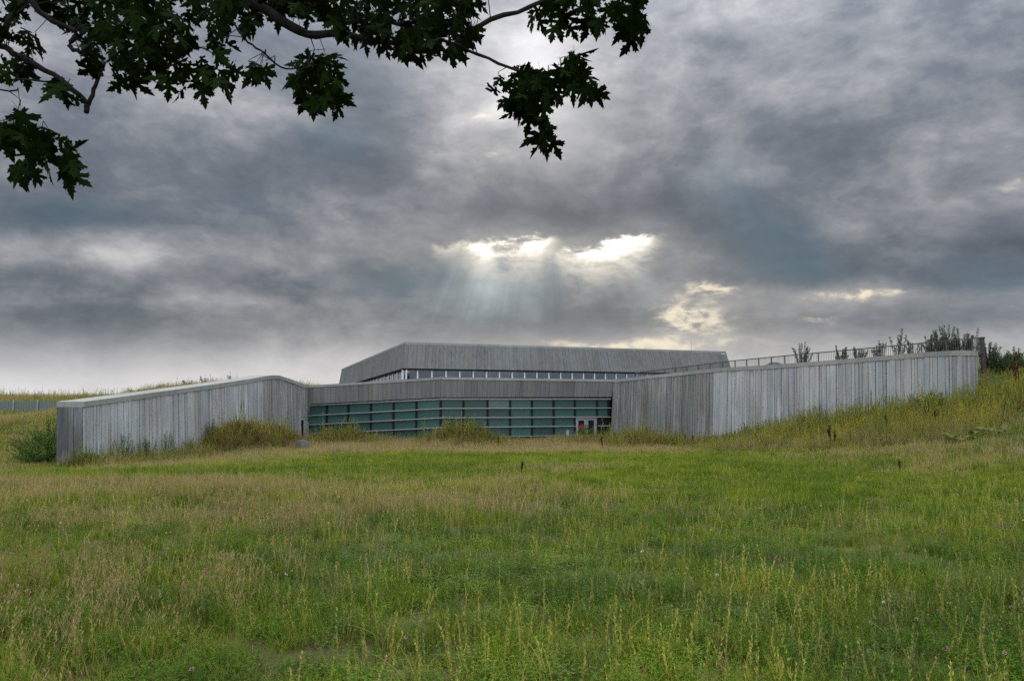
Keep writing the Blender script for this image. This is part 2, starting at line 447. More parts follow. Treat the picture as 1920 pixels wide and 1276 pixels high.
def build_ground():
    xs = np.concatenate([-np.geomspace(900, 64, 14), np.arange(-60, 60.1, .6), np.geomspace(64, 900, 14)])
    ys = np.concatenate([-np.geomspace(400, 13, 10), np.arange(-10, 92, .6), np.geomspace(95, 1500, 16)])
    gx, gy = np.meshgrid(xs, ys); z = ground_z(gx, gy)
    n, m_ = len(xs), len(ys)
    v = np.stack([gx, gy, z], -1).reshape(-1, 3)
    idx = np.arange(n * m_).reshape(m_, n)
    f = np.stack([idx[:-1, :-1], idx[:-1, 1:], idx[1:, 1:], idx[1:, :-1]], -1).reshape(-1, 4)
    m, b = material('meadow_soil'); t = NX.tree
    geo = t.nodes.new('ShaderNodeNewGeometry')
    n1 = nnoise(geo.outputs['Position'], .22, 5, .6); n2 = nnoise(geo.outputs['Position'], 5.0, 6, .7)
    c = nmix(n1.step(.4, .65), (.055, .075, .02), (.12, .10, .04)); c = nmix((n2.step(.35, .7) * .65), c, (.045, .035, .02))
    t.links.new(c, b.inputs['Base Color']); b.inputs['Roughness'].default_value = .95; b.inputs['Specular IOR Level'].default_value = .1
    me = bpy.data.meshes.new('ground'); me.from_pydata(v.tolist(), [], f.tolist()); me.materials.append(m)
    me.polygons.foreach_set('use_smooth', [True] * len(me.polygons)); me.update()
    tag(link(bpy.data.objects.new('ground', me)), kind='structure')
build_ground()

# ------------------------------------------------------------------ board marked walls
def boards(parent, mat, b0, b1, t0, t1, wmin, wmax, proud=(.012, .05), gap=.02, depth=.06, name='board', seams=()):
    """vertical boards between a foot line b0-b1 and a head line t0-t1; each is its own part, proud by its own amount"""
    b0, b1, t0, t1 = map(Vector, (b0, b1, t0, t1))
    L = (b1 - b0).length; nrm = (b1 - b0).cross(t0 - b0).normalized()
    u, cuts = 0.0, [0.0]
    while u < L - wmin:
        u += random.uniform(wmin, wmax) if random.random() > .2 else random.uniform(wmin, wmin + (wmax - wmin) * .3)
        cuts.append(min(u, L))
    cuts[-1] = L
    for i in range(len(cuts) - 1):
        a, c = (cuts[i] + gap / 2) / L, (cuts[i + 1] - gap / 2) / L
        if c <= a: continue
        e = random.uniform(*proud)
        if random.random() < .15: a = (cuts[i] + gap * 1.4) / L
        if c <= a: continue
        lo = [mixv(b0, b1, a), mixv(b0, b1, c)]; hi = [mixv(t0, t1, a), mixv(t0, t1, c)]
        mb = MB()
        mb.loft([lo[0] + nrm * e, lo[1] + nrm * e, lo[1] - nrm * depth, lo[0] - nrm * depth],
                [hi[0] + nrm * e, hi[1] + nrm * e, hi[1] - nrm * depth, hi[0] - nrm * depth])
        mb.build(name, mat, parent)

def strip_solid(mb, feet, heads, thick):
    """a solid wall along a polyline of feet and heads, thickened to the back"""
    n = len(feet)
    def back(line):
        r = []
        for i, p in enumerate(line):
            a = (line[min(i + 1, n - 1)] - line[max(i - 1, 0)]); a.z = 0; a.normalize()
            r.append(p + Vector((-a.y, a.x, 0)) * thick)
        return r
    bf, bh = back(feet), back(heads)
    for i in range(n - 1):
        v = [feet[i], feet[i + 1], bf[i + 1], bf[i]]; w = [heads[i], heads[i + 1], bh[i + 1], bh[i]]
        mb.loft(v, w)
    return bf, bh

def coping(parent, heads, h, thick, mat, over=.07, name='coping'):
    """coping stones laid along the head of a wall, one part for each run"""
    n = len(heads)
    def off(i, d):
        a = heads[min(i + 1, n - 1)] - heads[max(i - 1, 0)]; a.z = 0; a.normalize()
        return heads[i] + Vector((-a.y, a.x, 0)) * d
    for i in range(n - 1):
        lo = [off(i, -over), off(i + 1, -over), off(i + 1, thick), off(i, thick)]
        dz = Vector((0, 0, h)); mb = MB(); mb.loft(lo, [p + dz for p in lo]); mb.build(name, mat, parent)

# ---- left wing wall (foot line runs A -> B -> C, front is to the right)
def left_wall():
    root = thing('wing_wall', (A.x, A.y, gz(A.x + .3, A.y - .5)), 'long pale board marked concrete wall climbing from the grass bank towards the green glazing', 'wall')
    CH = .27
    # px, depth, y of coping top on the front edge
    line = [(155, 38.0, 752.5), (240, 41.2, 741.5), (330, 45.2, 729.5), (420, 49.9, 717.0), (470, 52.9, 709.5), (492, 54.4, 705.5), (508, 55.6, 703.2), (522, 56.9, 703.4), (545, 59.6, 711.0), (575, 63.0, 722.5)]
    heads, feet = [], []
    for px, Y, py in line:
        t = at(px, py, Y); t.z -= CH
        b = t.copy(); b.z = -.7
        nx = 1.0
        b.x += .045 * (t.z + .7); heads.append(t); feet.append(b)
    # body: note direction A->C with the front on the right, so the back is to the left
    mb = MB(); inset = Vector((-.03, 0, 0))
    bf, bh = strip_solid(mb, [p + inset for p in feet], [p + inset for p in heads], 1.42)
    mb.build('wall_core', M['joint'], root)
    for i in range(len(line) - 1):
        wide = i < 4
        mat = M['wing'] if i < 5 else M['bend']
        lo, hi = (.17, .5) if wide else (.14, .36)
        boards(root, mat, feet[i], feet[i + 1], heads[i], heads[i + 1], lo, hi, gap=.034)
    coping(root, heads, CH, 1.5, M['cap'])
    # end face
    e0, e1 = bf[0], feet[0]; f0, f1 = bh[0], heads[0]
    d = (e1 - e0).normalized()
    e0 = e0 - d * .02 + Vector((0, -.02, 0)); e1 = e1 + Vector((0, -.02, 0)); f0 = f0 + Vector((0, -.02, 0)); f1 = f1 + Vector((0, -.02, 0))
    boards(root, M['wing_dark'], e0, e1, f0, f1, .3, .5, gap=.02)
    # recessed service door near the glazing
    p, q = feet[-2], feet[-1]; a = mixv(p, q, .62); c = mixv(p, q, .99)
    n = (q - p).cross(Vector((0, 0, 1))).normalized()
    g = gz(a.x + 1.0, a.y)
    za, zc = 1.75, 1.62
    mb = MB(); mb.loft([a.xy.to_3d() + n * .075 - Vector((0, 0, .3)), c.xy.to_3d() + n * .075 - Vector((0, 0, .3)), c.xy.to_3d() - n * .05 - Vector((0, 0, .3)), a.xy.to_3d() - n * .05 - Vector((0, 0, .3))],
                       [a.xy.to_3d() + n * .03 + Vector((0, 0, za)), c.xy.to_3d() + n * .03 + Vector((0, 0, zc)), c.xy.to_3d() - n * .05 + Vector((0, 0, zc)), a.xy.to_3d() - n * .05 + Vector((0, 0, za))])
    mb.build('service_door', M['bend'], root)
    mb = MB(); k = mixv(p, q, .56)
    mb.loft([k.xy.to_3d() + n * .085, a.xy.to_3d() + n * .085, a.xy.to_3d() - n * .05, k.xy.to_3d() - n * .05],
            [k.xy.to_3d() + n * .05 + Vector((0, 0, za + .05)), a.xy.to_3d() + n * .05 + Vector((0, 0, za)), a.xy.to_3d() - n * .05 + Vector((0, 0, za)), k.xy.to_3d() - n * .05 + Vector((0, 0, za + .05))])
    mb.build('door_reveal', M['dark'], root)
left_wall()

# ---- right wing wall (foot runs D -> E -> F -> G, front to the right of that direction... i.e. towards the camera)
RW = [(1150, 64.5, 711.0, 1143.5), (1215, 61.6, 703.8, 1209), (1280, 58.7, 697.0, 1275), (1338, 56.2, 690.6, 1334), (1350, 55.5, 689.4, 1346.5),
      (1439, 51.2, 684.2, 1437), (1540, 47.7, 676.5, 1539.5), (1655, 44.2, 667.0, 1655), (1733, 42.0, 660.0, 1733.5), (1785, 40.45, 657.2, 1786), (1803, 40.0, 656.6, 1804), (1817, 40.5, 657.0, 1818), (1831, 42.4, 658.3, 1834)]
RW_HEADS = []
def right_wall():
    root = thing('wing_wall', (E.x, E.y, gz(E.x, E.y - .6)), 'long high board marked concrete wall with the railing along its top, cut into the weedy slope', 'wall')
    CH = .27; heads, feet = [], []
    for px, Y, py, pb in RW:
        t = at(px, py, Y); t.z -= CH
        b = xat(pb, Y, -.5); b.z = -.5
        k = .22 if px < 1345 else .15
        b.y -= k; heads.append(t); feet.append(b); RW_HEADS.append(t + Vector((0, 0, CH)))
    mb = MB(); inset = Vector((.02, .05, 0))
    bf, bh = strip_solid(mb, [p + inset for p in feet], [p + inset for p in heads], 1.35)
    mb.build('wall_core', M['joint'], root)
    for i in range(len(RW) - 1):
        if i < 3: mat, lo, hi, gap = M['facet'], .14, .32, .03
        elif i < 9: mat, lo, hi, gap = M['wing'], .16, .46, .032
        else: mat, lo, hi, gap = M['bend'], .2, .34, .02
        boards(root, mat, feet[i], feet[i + 1], heads[i], heads[i + 1], lo, hi, gap=gap)
    coping(root, heads, CH, 1.4, M['cap'])
right_wall()

# ------------------------------------------------------------------ the museum
BUILD = thing('museum', (K.x, K.y, gz(K.x, K.y - 1)), 'low concrete museum with green glazed front and a leaning upper storey behind', 'building')
def museum():
    root = BUILD
    GB, GZ = 60.35, 64.85
    PL, PK, PR = at(577, 722.5, 63.0), at(827, 706.5, 60.0), at(1150, 711.0, 64.5)      # parapet head
    BL, BK, BR = at(577, 757.0, 63.0), at(826, 744.5, 60.0), at(1147, 743.5, 64.5)      # foot of the fascia
    up = Vector((0, 0, 1))
    # fascia core, boards and coping
    CH = .2
    for (p0, p1, q0, q1) in ((PL, PK, BL, BK), (PK, PR, BK, BR)):
        n = (q1 - q0).cross(up).normalized(); bk = -n * .5
        t0, t1 = p0 - up * CH, p1 - up * CH
        mb = MB(); i_ = -n * .03
        mb.loft([q0 + i_, q1 + i_, q1 + bk, q0 + bk], [t0 + i_, t1 + i_, t1 + bk, t0 + bk]); mb.build('fascia_core', M['joint'], root)
        boards(root, M['fascia'], q0, q1, t0, t1, .3, .75, proud=(.01, .03), gap=.016)
        mb = MB(); o = n * .06; lo = [t0 + o, t1 + o, t1 + bk, t0 + bk]
        mb.loft(lo, [p + up * CH for p in lo]); mb.build('coping', M['cap'], root)
    # glazing: the glass stands back under the fascia
    def glaze(q0, q1, mull, hz, door=None):
        """q0,q1: foot of fascia at both ends; mull: fractions of the mullions; hz: heights of the bars at both ends"""
        n = (q1 - q0); n.z = 0; n = n.cross(up).normalized(); s = -n * .32
        def pt(t, k): # k: bar index
            p = mixv(q0, q1, t) + s; z0, z1 = hz[k]; p.z = z0 * (1 - t) + z1 * t; return p
        # backing
        mb = MB(); a, c = mixv(q0, q1, 0) + s - n * .25, mixv(q0, q1, 1) + s - n * .25
        f = lambda p, z: Vector((p.x, p.y, z))
        mb.loft([f(a, -.6), f(c, -.6), f(c, -.6) - n * .1, f(a, -.6) - n * .1], [f(a, q0.z), f(c, q1.z), f(c, q1.z) - n * .1, f(a, q0.z) - n * .1]); mb.build('backing_wall', M['dark'], root)
        # soffit behind the fascia
        mb = MB(); mb.loft([q0 - n * .02 + up * .02, q1 - n * .02 + up * .02, q1 + s * 2.2 + up * .02, q0 + s * 2.2 + up * .02], [q0 - n * .02 + up * .1, q1 - n * .02 + up * .1, q1 + s * 2.2 + up * .1, q0 + s * 2.2 + up * .1]); mb.build('soffit', M['joint'], root)
        # plinth
        mb = MB(); a, c = q0 + s, q1 + s
        mb.loft([f(a, -.6) + n * .02, f(c, -.6) + n * .02, f(c, -.6) - n * .2, f(a, -.6) - n * .2], [f(a, hz[4][0]) + n * .02, f(c, hz[4][1]) + n * .02, f(c, hz[4][1]) - n * .2, f(a, hz[4][0]) - n * .2]); mb.build('plinth', M['bar_dark'], root)
        edges = [0.0] + list(mull) + [1.0]
        for k in range(4):
            for i in range(len(edges) - 1):
                a, c = edges[i], edges[i + 1]; mat = M['frit']
                if door and k >= 2 and a >= door[0] - 1e-4: mat = M['tinted']
                if door and k >= 2 and door[0] - 1e-4 <= a < door[1] - 1e-4: continue
                if door and k < 2 and i == len(edges) - 2: mat = M['tinted']
                if k == 0 and door and i == 2: mat = M['frit_reflection']
                p = [pt(a, k + 1), pt(c, k + 1), pt(c, k), pt(a, k)]
                r = n * random.uniform(-.004, .004)
                mb = MB(); mb.loft([p[0] + r, p[1] + r, p[1] + r - n * .03, p[0] + r - n * .03], [p[3] + r, p[2] + r, p[2] + r - n * .03, p[3] + r - n * .03]); mb.build('pane', mat, root)
        for i, t in enumerate(mull):
            a, c = pt(t, 4), pt(t, 0); kk = 4
            if door and door[0] < t < door[1] - 1e-4: a = pt(t, 2)
            mb = MB(); mb.bar(a + n * .05, c + n * .05, .13, .12, n); mb.build('mullion', M['bar_dark'], root)
        for k in range(5):
            runs = [(0.0, 1.0)]
            if door and k in (3, 4): runs = [(0.0, door[0]), (door[1], 1.0)]
            for a, c in runs:
                p, q = pt(a, k) + n * .13, pt(c, k) + n * .13
                hgt = .12 if k == 0 else (.075 if k < 4 else .05)
                mb = MB(); mb.loft([p + n * .06 - up * hgt / 2, q + n * .06 - up * hgt / 2, q - n * .1 - up * hgt / 2, p - n * .1 - up * hgt / 2],
                                   [p + n * .06 + up * hgt / 2, q + n * .06 + up * hgt / 2, q - n * .1 + up * hgt / 2, p - n * .1 + up * hgt / 2]); mb.build('transom', M['bar'], root)
        return pt, n
    def frac(px, q0, q1):
        """fraction along the glass line where a sight line at px meets it"""
        u = (px - 960) / F_PX * 1.0032
        return (u * q0.y - q0.x) / ((q1.x - q0.x) - u * (q1.y - q0.y))
    zL = [at(577, y, 63.3).z for y in (759.5, 778.8, 796.0, 813.3, 832.0)]
    zK = [at(826, y, 60.3).z for y in (747.6, 765.2, 782.8, 801.0, 819.5)]
    zR = [at(1143, y, 64.8).z for y in (747.6, 764.3, 781.0, 797.6, 814.5)]
    s_l = (BK - BL); s_l.z = 0; nl = s_l.cross(up).normalized() * -.32
    s_r = (BR - BK); s_r.z = 0; nr = s_r.cross(up).normalized() * -.32
    ml = [frac(p, BL + nl, BK + nl) for p in (616, 656, 698, 740, 782.5)]
    mr = [frac(p, BK + nr, BR + nr) for p in (869.6, 914.4, 956.3, 996.9, 1037.3, 1076.5, 1118, 1139)]
    glaze(BL, BK, ml, list(zip(zL, zK)))
    pt, n = glaze(BK, BR, mr, list(zip(zK, zR)), (mr[5], mr[6]))
    # dark corner post where the two glazed fronts meet
    mb = MB(); c = BK + (nl + nr) * .5
    mb.bar(Vector((c.x, c.y - .06, zK[4])), Vector((c.x, c.y - .06, zK[0])), .16, .16, Vector((0, 1, 0))); mb.build('corner_post', M['bar_dark'], root)
    # double door
    t0, t1 = mr[5], mr[6]; tm = (t0 + t1) / 2
    def dp(t, z): p = pt(t, 2); return Vector((p.x, p.y, z))
    ztop = pt(tm, 2).z - .02; zb = -.15
    mb = MB()
    for a, c in ((t0, t0 + (t1 - t0) * .06), (t1 - (t1 - t0) * .06, t1)):
        mb.loft([dp(a, zb) + n * .1, dp(c, zb) + n * .1, dp(c, zb) - n * .05, dp(a, zb) - n * .05], [dp(a, ztop) + n * .1, dp(c, ztop) + n * .1, dp(c, ztop) - n * .05, dp(a, ztop) - n * .05])
    mb.loft([dp(t0, ztop - .12) + n * .1, dp(t1, ztop - .12) + n * .1, dp(t1, ztop - .12) - n * .05, dp(t0, ztop - .12) - n * .05], [dp(t0, ztop) + n * .103, dp(t1, ztop) + n * .103, dp(t1, ztop) - n * .05, dp(t0, ztop) - n * .05])
    mb.build('door_frame', M['bar'], root)
    w = t1 - t0
    for j, (a, c) in enumerate(((t0 + w * .065, tm - w * .005), (tm + w * .005, t1 - w * .065))):
        mb = MB(); zt = ztop - .13; st = w * .085
        def slab(m_, a, c, z0, z1, f0, f1): m_.loft([dp(a, z0) + n * f1, dp(c, z0) + n * f1, dp(c, z0) + n * f0, dp(a, z0) + n * f0], [dp(a, z1) + n * f1, dp(c, z1) + n * f1, dp(c, z1) + n * f0, dp(a, z1) + n * f0])
        slab(mb, a, a + st, zb, zt, 0, .07); slab(mb, c - st, c, zb, zt, 0, .07)
        slab(mb, a + st, c - st, zt - .13, zt, 0, .07); slab(mb, a + st, c - st, zb, zb + .25, 0, .07)
        dr = mb.build('door', M['bar'], root)
        mb = MB(); slab(mb, a + st, c - st, zb + .25, zt - .13, .02, .04); mb.build('glass', M['tinted'], dr)
        mb = MB(); hx = (c - st * .5) if j == 0 else (a + st * .5)
        mb.bar(dp(hx, .95) + n * .12, dp(hx, 1.35) + n * .12, .03, .03, n); mb.build('handle', M['bar_dark'], dr)
        if j == 0:
            # red maple leaf sticker on the glass
            ce = dp((a + c) / 2 + w * .02, zt - .62) + n * .046; ax = (dp(c, 0) - dp(a, 0)).normalized()
            half = [(0, .30), (.06, .18), (.13, .22), (.10, .10), (.20, .14), (.24, .06), (.30, .07), (.26, -.02), (.29, -.05), (.12, -.17), (.13, -.22), (.02, -.20), (.015, -.33)]
            out_ = half + [(-x, y) for x, y in half[::-1] if x > 0]
            v = [ce + ax * x * .72 + up * y * .72 for x, y in out_]; k = len(v)
            obj('leaf_emblem', v + [p - n * .004 for p in v], [tuple(range(k)), tuple(range(k, 2 * k))[::-1]] + [(i, k + i, k + (i + 1) % k, (i + 1) % k) for i in range(k)], M['red'], dr)
    # lower roof
    mb = MB(); z = 4.55
    back_l = Vector((BL.x - 1.5, 112, z)); back_r = Vector((30, 112, z))
    mb.loft([Vector((BL.x, 63.4, z - .5)), Vector((BK.x, 60.5, z - .5)), Vector((BR.x, 64.9, z - .5)), back_r - up * .5, back_l - up * .5], [Vector((BL.x, 63.4, z - .1)), Vector((BK.x, 60.5, z)), Vector((BR.x, 64.9, z)), back_r, back_l])
    mb.build('lower_roof', M['roof'], root)
    # ---------------- upper storey
    T0, T1, T2 = at(641, 692.5, 111.0), at(760, 642.3, 77.0), at(1361, 659.6, 100.5)          # roof edge
    O0, O1, O2 = at(634, 722, 110.0), at(755, 690, 75.8), at(1374, 700.5, 99.6)              # foot of the leaning walls
    # continue the left foot along the line seen at (690,713)
    O0.z = at(690, 713, 92.0).z - .55
    T3 = Vector((T2.x + 6, T2.y + 34, T2.z)); T4 = Vector((T0.x + 18, T0.y + 30, T0.z)); O3 = Vector((T3.x + .6, T3.y + .6, O2.z)); O4 = Vector((T4.x - .6, T4.y + .6, O0.z))
    mb = MB(); ins = Vector((0, .08, 0)); CH = .3
    top = [T0 + ins, T1 + ins, T2 + ins, T3, T4]; bot = [O0 + ins, O1 + ins, O2 + ins, O3, O4]
    mb.loft(bot, [p - up * .02 for p in top]); mb.build('upper_core', M['roofmass'], root)
    boards(root, M['roofmass'], O0, O1, T0, T1, .4, .62, proud=(.0, .03), gap=.022)
    boards(root, M['roofmass'], O1, O2, T1, T2, .36, .58, proud=(.0, .03), gap=.022)
    # metal edge of the roof
    for p, q in ((T0, T1), (T1, T2)):
        nn = (q - p).cross(up).normalized(); mb = MB(); lo = [p + nn * .07 - up * .16, q + nn * .07 - up * .16, q - nn * .6 - up * .16, p - nn * .6 - up * .16]
        mb.loft(lo, [v + up * .24 for v in lo]); mb.build('roof_edge', M['cap'], root)
    # clerestory below the overhang
    base_z = 4.45
    def clerestory(p, q, count, skip_glow, lean, wid):
        nn = (q - p); nn.z = 0; nn = nn.cross(up).normalized(); s = -nn * .45; dirv = (q - p).normalized()
        head = lambda t: mixv(p, q, t) + s
        foot = lambda t: Vector((*(head(t) + dirv * lean).xy, base_z))
        w0, w1 = (.05, 1.0) if skip_glow else (0.0, .94)
        mb = MB()
        mb.loft([foot(w0) - nn * 2.2, foot(w1) - nn * 2.2, foot(w1) - nn * 2.4, foot(w0) - nn * 2.4], [head(w0) - nn * 2.2, head(w1) - nn * 2.2, head(w1) - nn * 2.4, head(w0) - nn * 2.4]); mb.build('inner_wall', M['bar_dark'], root)
        mb = MB(); mb.loft([head(0) + nn * .3 - up * .16, head(1) + nn * .3 - up * .16, head(1) - nn * .12 - up * .16, head(0) - nn * .12 - up * .16], [head(0) + nn * .3, head(1) + nn * .3, head(1) - nn * .12, head(0) - nn * .12]); mb.build('window_head', M['bar_dark'], root)
        for i in range(count):
            a, c = i / count, (i + 1) / count
            mb = MB(); f = [foot(a), foot(c)]; h = [head(a) - up * .16, head(c) - up * .16]
            mb.loft([f[0] + nn * .02, f[1] + nn * .02, f[1], f[0]], [h[0] + nn * .02, h[1] + nn * .02, h[1], h[0]]); mb.build('window_pane', M['glass'], root)
        for i in range(count + 1):
            t = i / count
            mb = MB(); mb.bar(foot(t) + nn * .06, head(t) + nn * .06 - up * .16, wid, .12, nn); mb.build('window_mullion', M['white_bar'], root)
        return head, foot, nn
    L2 = (O2 - O1).length; cnt = int(round(L2 / 1.62))
    hd, ft, nn = clerestory(O1 + Vector((.15, 0, 0)), O2, cnt, True, .05, .15)
    clerestory(O0, O1 - Vector((.02, 0, 0)), 20, False, -.05, .13)
    # self-glowing wedge standing in for the lit ceiling inside the first window
    p = hd(.16 / cnt) - nn * .5 - up * .2; q = hd(.75 / cnt) - nn * .9 - up * .2
    mb = MB(); a, b_, c_ = p - up * .5, p, q - up * .05
    mb.loft([a, b_, c_], [v - nn * .06 for v in (a, b_, c_)]); mb.build('glowing_ceiling', M['ceiling_glow'], root)
    # lightning rod on the roof
    r = at(1296, 658, 97); mb = MB(); mb.bar(r, r + up * 1.25, .035, .035); mb.build('lightning_rod', M['steel'], root)
    # security camera under the right end of the roof
    p = at(1355, 664.5, 99.2)
    sc_ = thing('security_camera', p, 'small pale security camera at the right end of the upper storey', 'camera')
    mb = MB(); mb.bar(p + Vector((0, .5, .1)), p + Vector((0, 0, .1)), .08, .08); mb.build('bracket', M['steel'], sc_)
    mb = MB(); mb.tube([p + Vector((-.26, -.12, 0)), p + Vector((-.2, -.1, 0)), p + Vector((.2, 0, .03)), p + Vector((.26, .02, .04))], [.07, .11, .11, .09], 8); mb.build('housing', M['bar'], sc_)
museum()

# small white box on the glazing beside the door
p = at(1064, 809, 62.5)
bx = thing('utility_box', (p.x, p.y, gz(p.x, p.y)), 'small white utility box standing by the glass just left of the door', 'box')
mb = MB(); mb.box((p.x - .1, p.y - .1, gz(p.x, p.y) - .1), (p.x + .1, p.y + .1, p.z + .1)); mb.build('cabinet', M['box'], bx)
mb = MB(); mb.box((p.x - .13, p.y - .13, p.z + .103), (p.x + .13, p.y + .13, p.z + .15)); mb.build('lid', M['bar'], bx)

# ------------------------------------------------------------------ railing on the right wall
def railing():
    top = [at(1190, 699, 67.0), at(1371, 676.5, 57.0), at(1480, 666, 51.2), at(1600, 655, 47.3), at(1720, 643.8, 44.1), at(1822, 634.2, 41.9)]
    ret = at(1841, 632.5, 43.8)
    root = thing('railing', (top[0].x, top[0].y, 5.0), 'dark metal railing with thin upright bars running above the long right hand wall', 'railing')
    seg = [(top[i + 1] - top[i]).length for i in range(len(top) - 1)]; tot = sum(seg)
    def P(s):
        for i, l in enumerate(seg):
            if s <= l or i == len(seg) - 1: return mixv(top[i], top[i + 1], min(1, s / l))
            s -= l
    H = 1.02
    dz = Vector((0, 0, H))
    for i in range(len(top) - 1):
        mb = MB(); mb.bar(top[i], top[i + 1], .05, .06); mb.build('top_rail', M['steel'], root)
        mb = MB(); mb.bar(top[i] - dz * .88, top[i + 1] - dz * .88, .04, .04); mb.build('bottom_rail', M['steel'], root)
    mb = MB(); mb.bar(top[-1], ret, .05, .06); mb.build('top_rail', M['steel'], root)
    mb = MB(); mb.bar(top[-1] - dz * .88, ret - dz * .88, .04, .04); mb.build('bottom_rail', M['steel'], root)
    n = int(tot / 1.32); bal = MB()
    for i in range(n + 1):
        p = P(tot * i / n)
        mb = MB(); mb.bar(p - dz * 1.2, p - Vector((0, 0, .03)), .065, .065); mb.build('post', M['steel'], root)
        if i < n:
            for k in range(1, 11):
                q = P(tot * (i + k / 11) / n); bal.bar(q - dz * .86, q - Vector((0, 0, .035)), .018, .018)
    for k in range(1, 9):
        q = mixv(top[-1], ret, k / 9); bal.bar(q - dz * .86, q - Vector((0, 0, .035)), .018, .018)
    b = bal.build('balusters', M['steel'], root); b['kind'] = 'stuff'
    # tall end post
    e = thing('end_post', (ret.x, ret.y, gz(ret.x, ret.y)), 'tall dark rusted post at the far right end of the railing', 'post')
    mb = MB(); f = Vector((ret.x, ret.y, gz(ret.x, ret.y) - .8))
    mb.bar(f, Vector((ret.x, ret.y, ret.z - .05)), .19, .19, Vector((0, 1, 0))); mb.build('shaft', M['rust'], e)
    mb = MB(); mb.box((ret.x - .12, ret.y - .12, ret.z - .05), (ret.x + .12, ret.y + .12, ret.z + .02)); mb.build('cap', M['rust'], e)
railing()

# ------------------------------------------------------------------ site fence far left
def site_fence():
    m, b = material('green_mesh'); t = NX.tree
    geo = t.nodes.new('ShaderNodeNewGeometry'); sp = t.nodes.new('ShaderNodeSeparateXYZ'); t.links.new(geo.outputs['Position'], sp.inputs[0])
    f = NX.op('FRACT', NX(sp.outputs[0]) * 4.0).step(.3, .6)
    c = nmix(f * .6, (.11, .16, .145), (.19, .21, .17)); t.links.new(c, b.inputs['Base Color']); b.inputs['Roughness'].default_value = .8
    a, e = at(-60, 752, 61), at(118, 751.5, 58)
    root = thing('site_fence', (a.x, a.y, gz(a.x, a.y)), 'low fence of pale teal mesh on white posts across the left bank', 'fence')
    n = 4
    for i in range(n):
        p, q = mixv(a, e, i / n), mixv(a, e, (i + 1) / n)
        pb, qb = Vector((p.x, p.y, gz(p.x, p.y) - .1)), Vector((q.x, q.y, gz(q.x, q.y) - .1))
        mb = MB(); d = Vector((0, .03, 0)); mb.loft([pb, qb, qb + d, pb + d], [p, q, q + d, p + d]); mb.build('mesh_panel', m, root)
    for i in range(n + 1):
        p = mixv(a, e, i / n); mb = MB(); mb.bar(Vector((p.x, p.y - .08, gz(p.x, p.y) - .3)), p + Vector((0, -.08, .12)), .06, .06); mb.build('post', M['box'], root)
site_fence()

# ------------------------------------------------------------------ stones
def boulder(name, loc, size, label, seed):
    rnd = random.Random(seed); bm = bmesh.new(); bmesh.ops.create_icosphere(bm, subdivisions=2, radius=1.0)
    dirs = [Vector((rnd.uniform(-1, 1), rnd.uniform(-1, 1), rnd.uniform(-.4, 1))).normalized() for _ in range(9)]
    for v in bm.verts:
        for d in dirs:
            k = v.co.dot(d) - .72
            if k > 0: v.co -= d * k * .9
        v.co = Vector((v.co.x * size[0], v.co.y * size[1], v.co.z * size[2]))
    me = bpy.data.meshes.new(name); bm.to_mesh(me); bm.free(); me.materials.append(M['stone'])
    o = bpy.data.objects.new(name, me); COL.objects.link(o); o.location = loc
    return tag(o, label, 'rock')
p = xat(568, 49.0, .3); boulder('boulder', (p.x, p.y, gz(p.x, p.y) + .3), (.6, .42, .44), 'angular grey boulder half sunk in straw grass by the left wall end', 4)
p = at(1456, 686, 58); boulder('boulder', (p.x, p.y, p.z - .1), (1.0, .8, .45), 'low grey boulder behind the railing above the right wall', 9)

# ------------------------------------------------------------------ meadow
def blade(mb, x, y, h, w, lean, az, segs=2, z0=0.0, face=None):
    """a curved grass blade"""
    d = Vector((math.cos(az), math.sin(az), 0)); fa = random.uniform(0, math.tau) if face is None else face
    s = Vector((math.cos(fa), math.sin(fa), 0)); v = []
    for i in range(segs + 1):
        t = i / segs; c = Vector((x, y, z0)) + d * (lean * h * t * t) + Vector((0, 0, h * t * (1 - .25 * lean * t)))
        if i < segs: k = s * (w * .5 * (1 - .55 * t)); v += [c - k, c + k]
        else: v.append(c)
    f = [(2 * i, 2 * i + 1, 2 * i + 3, 2 * i + 2) for i in range(segs - 1)] + [(2 * segs - 2, 2 * segs - 1, 2 * segs)]
    mb.add(v, f)

def leaf_quad(mb, p, d, n, L, W):
    """a small pointed leaf"""
    d = Vector(d).normalized(); s = d.cross(Vector(n))
    if s.length < .05: s = d.cross(Vector((.3, .8, .5)))
    s.normalize(); p = Vector(p)
    mb.add([p, p + d * L * .45 + s * W * .5, p + d * L, p + d * L * .45 - s * W * .5], [(0, 1, 2, 3)])

def rdir(zlo=-.3, zhi=.9):
    a = random.uniform(0, math.tau); z = random.uniform(zlo, zhi); r = math.sqrt(max(0, 1 - z * z))
    return Vector((r * math.cos(a), r * math.sin(a), z))

def src(coll, name, mbs):
    """a scatter source made of (shape builder, material) pairs; not linked to the scene itself"""
    v, f, mi, mats = [], [], [], []
    for k, (mb, mat) in enumerate(mbs):
        o = len(v); v += mb.v; f += [tuple(i + o for i in q) for q in mb.f]; mi += [k] * len(mb.f); mats.append(mat)
    me = mesh(name, v, f, mats); me.polygons.foreach_set('material_index', mi)
    ob = bpy.data.objects.new(name, me); coll.objects.link(ob)

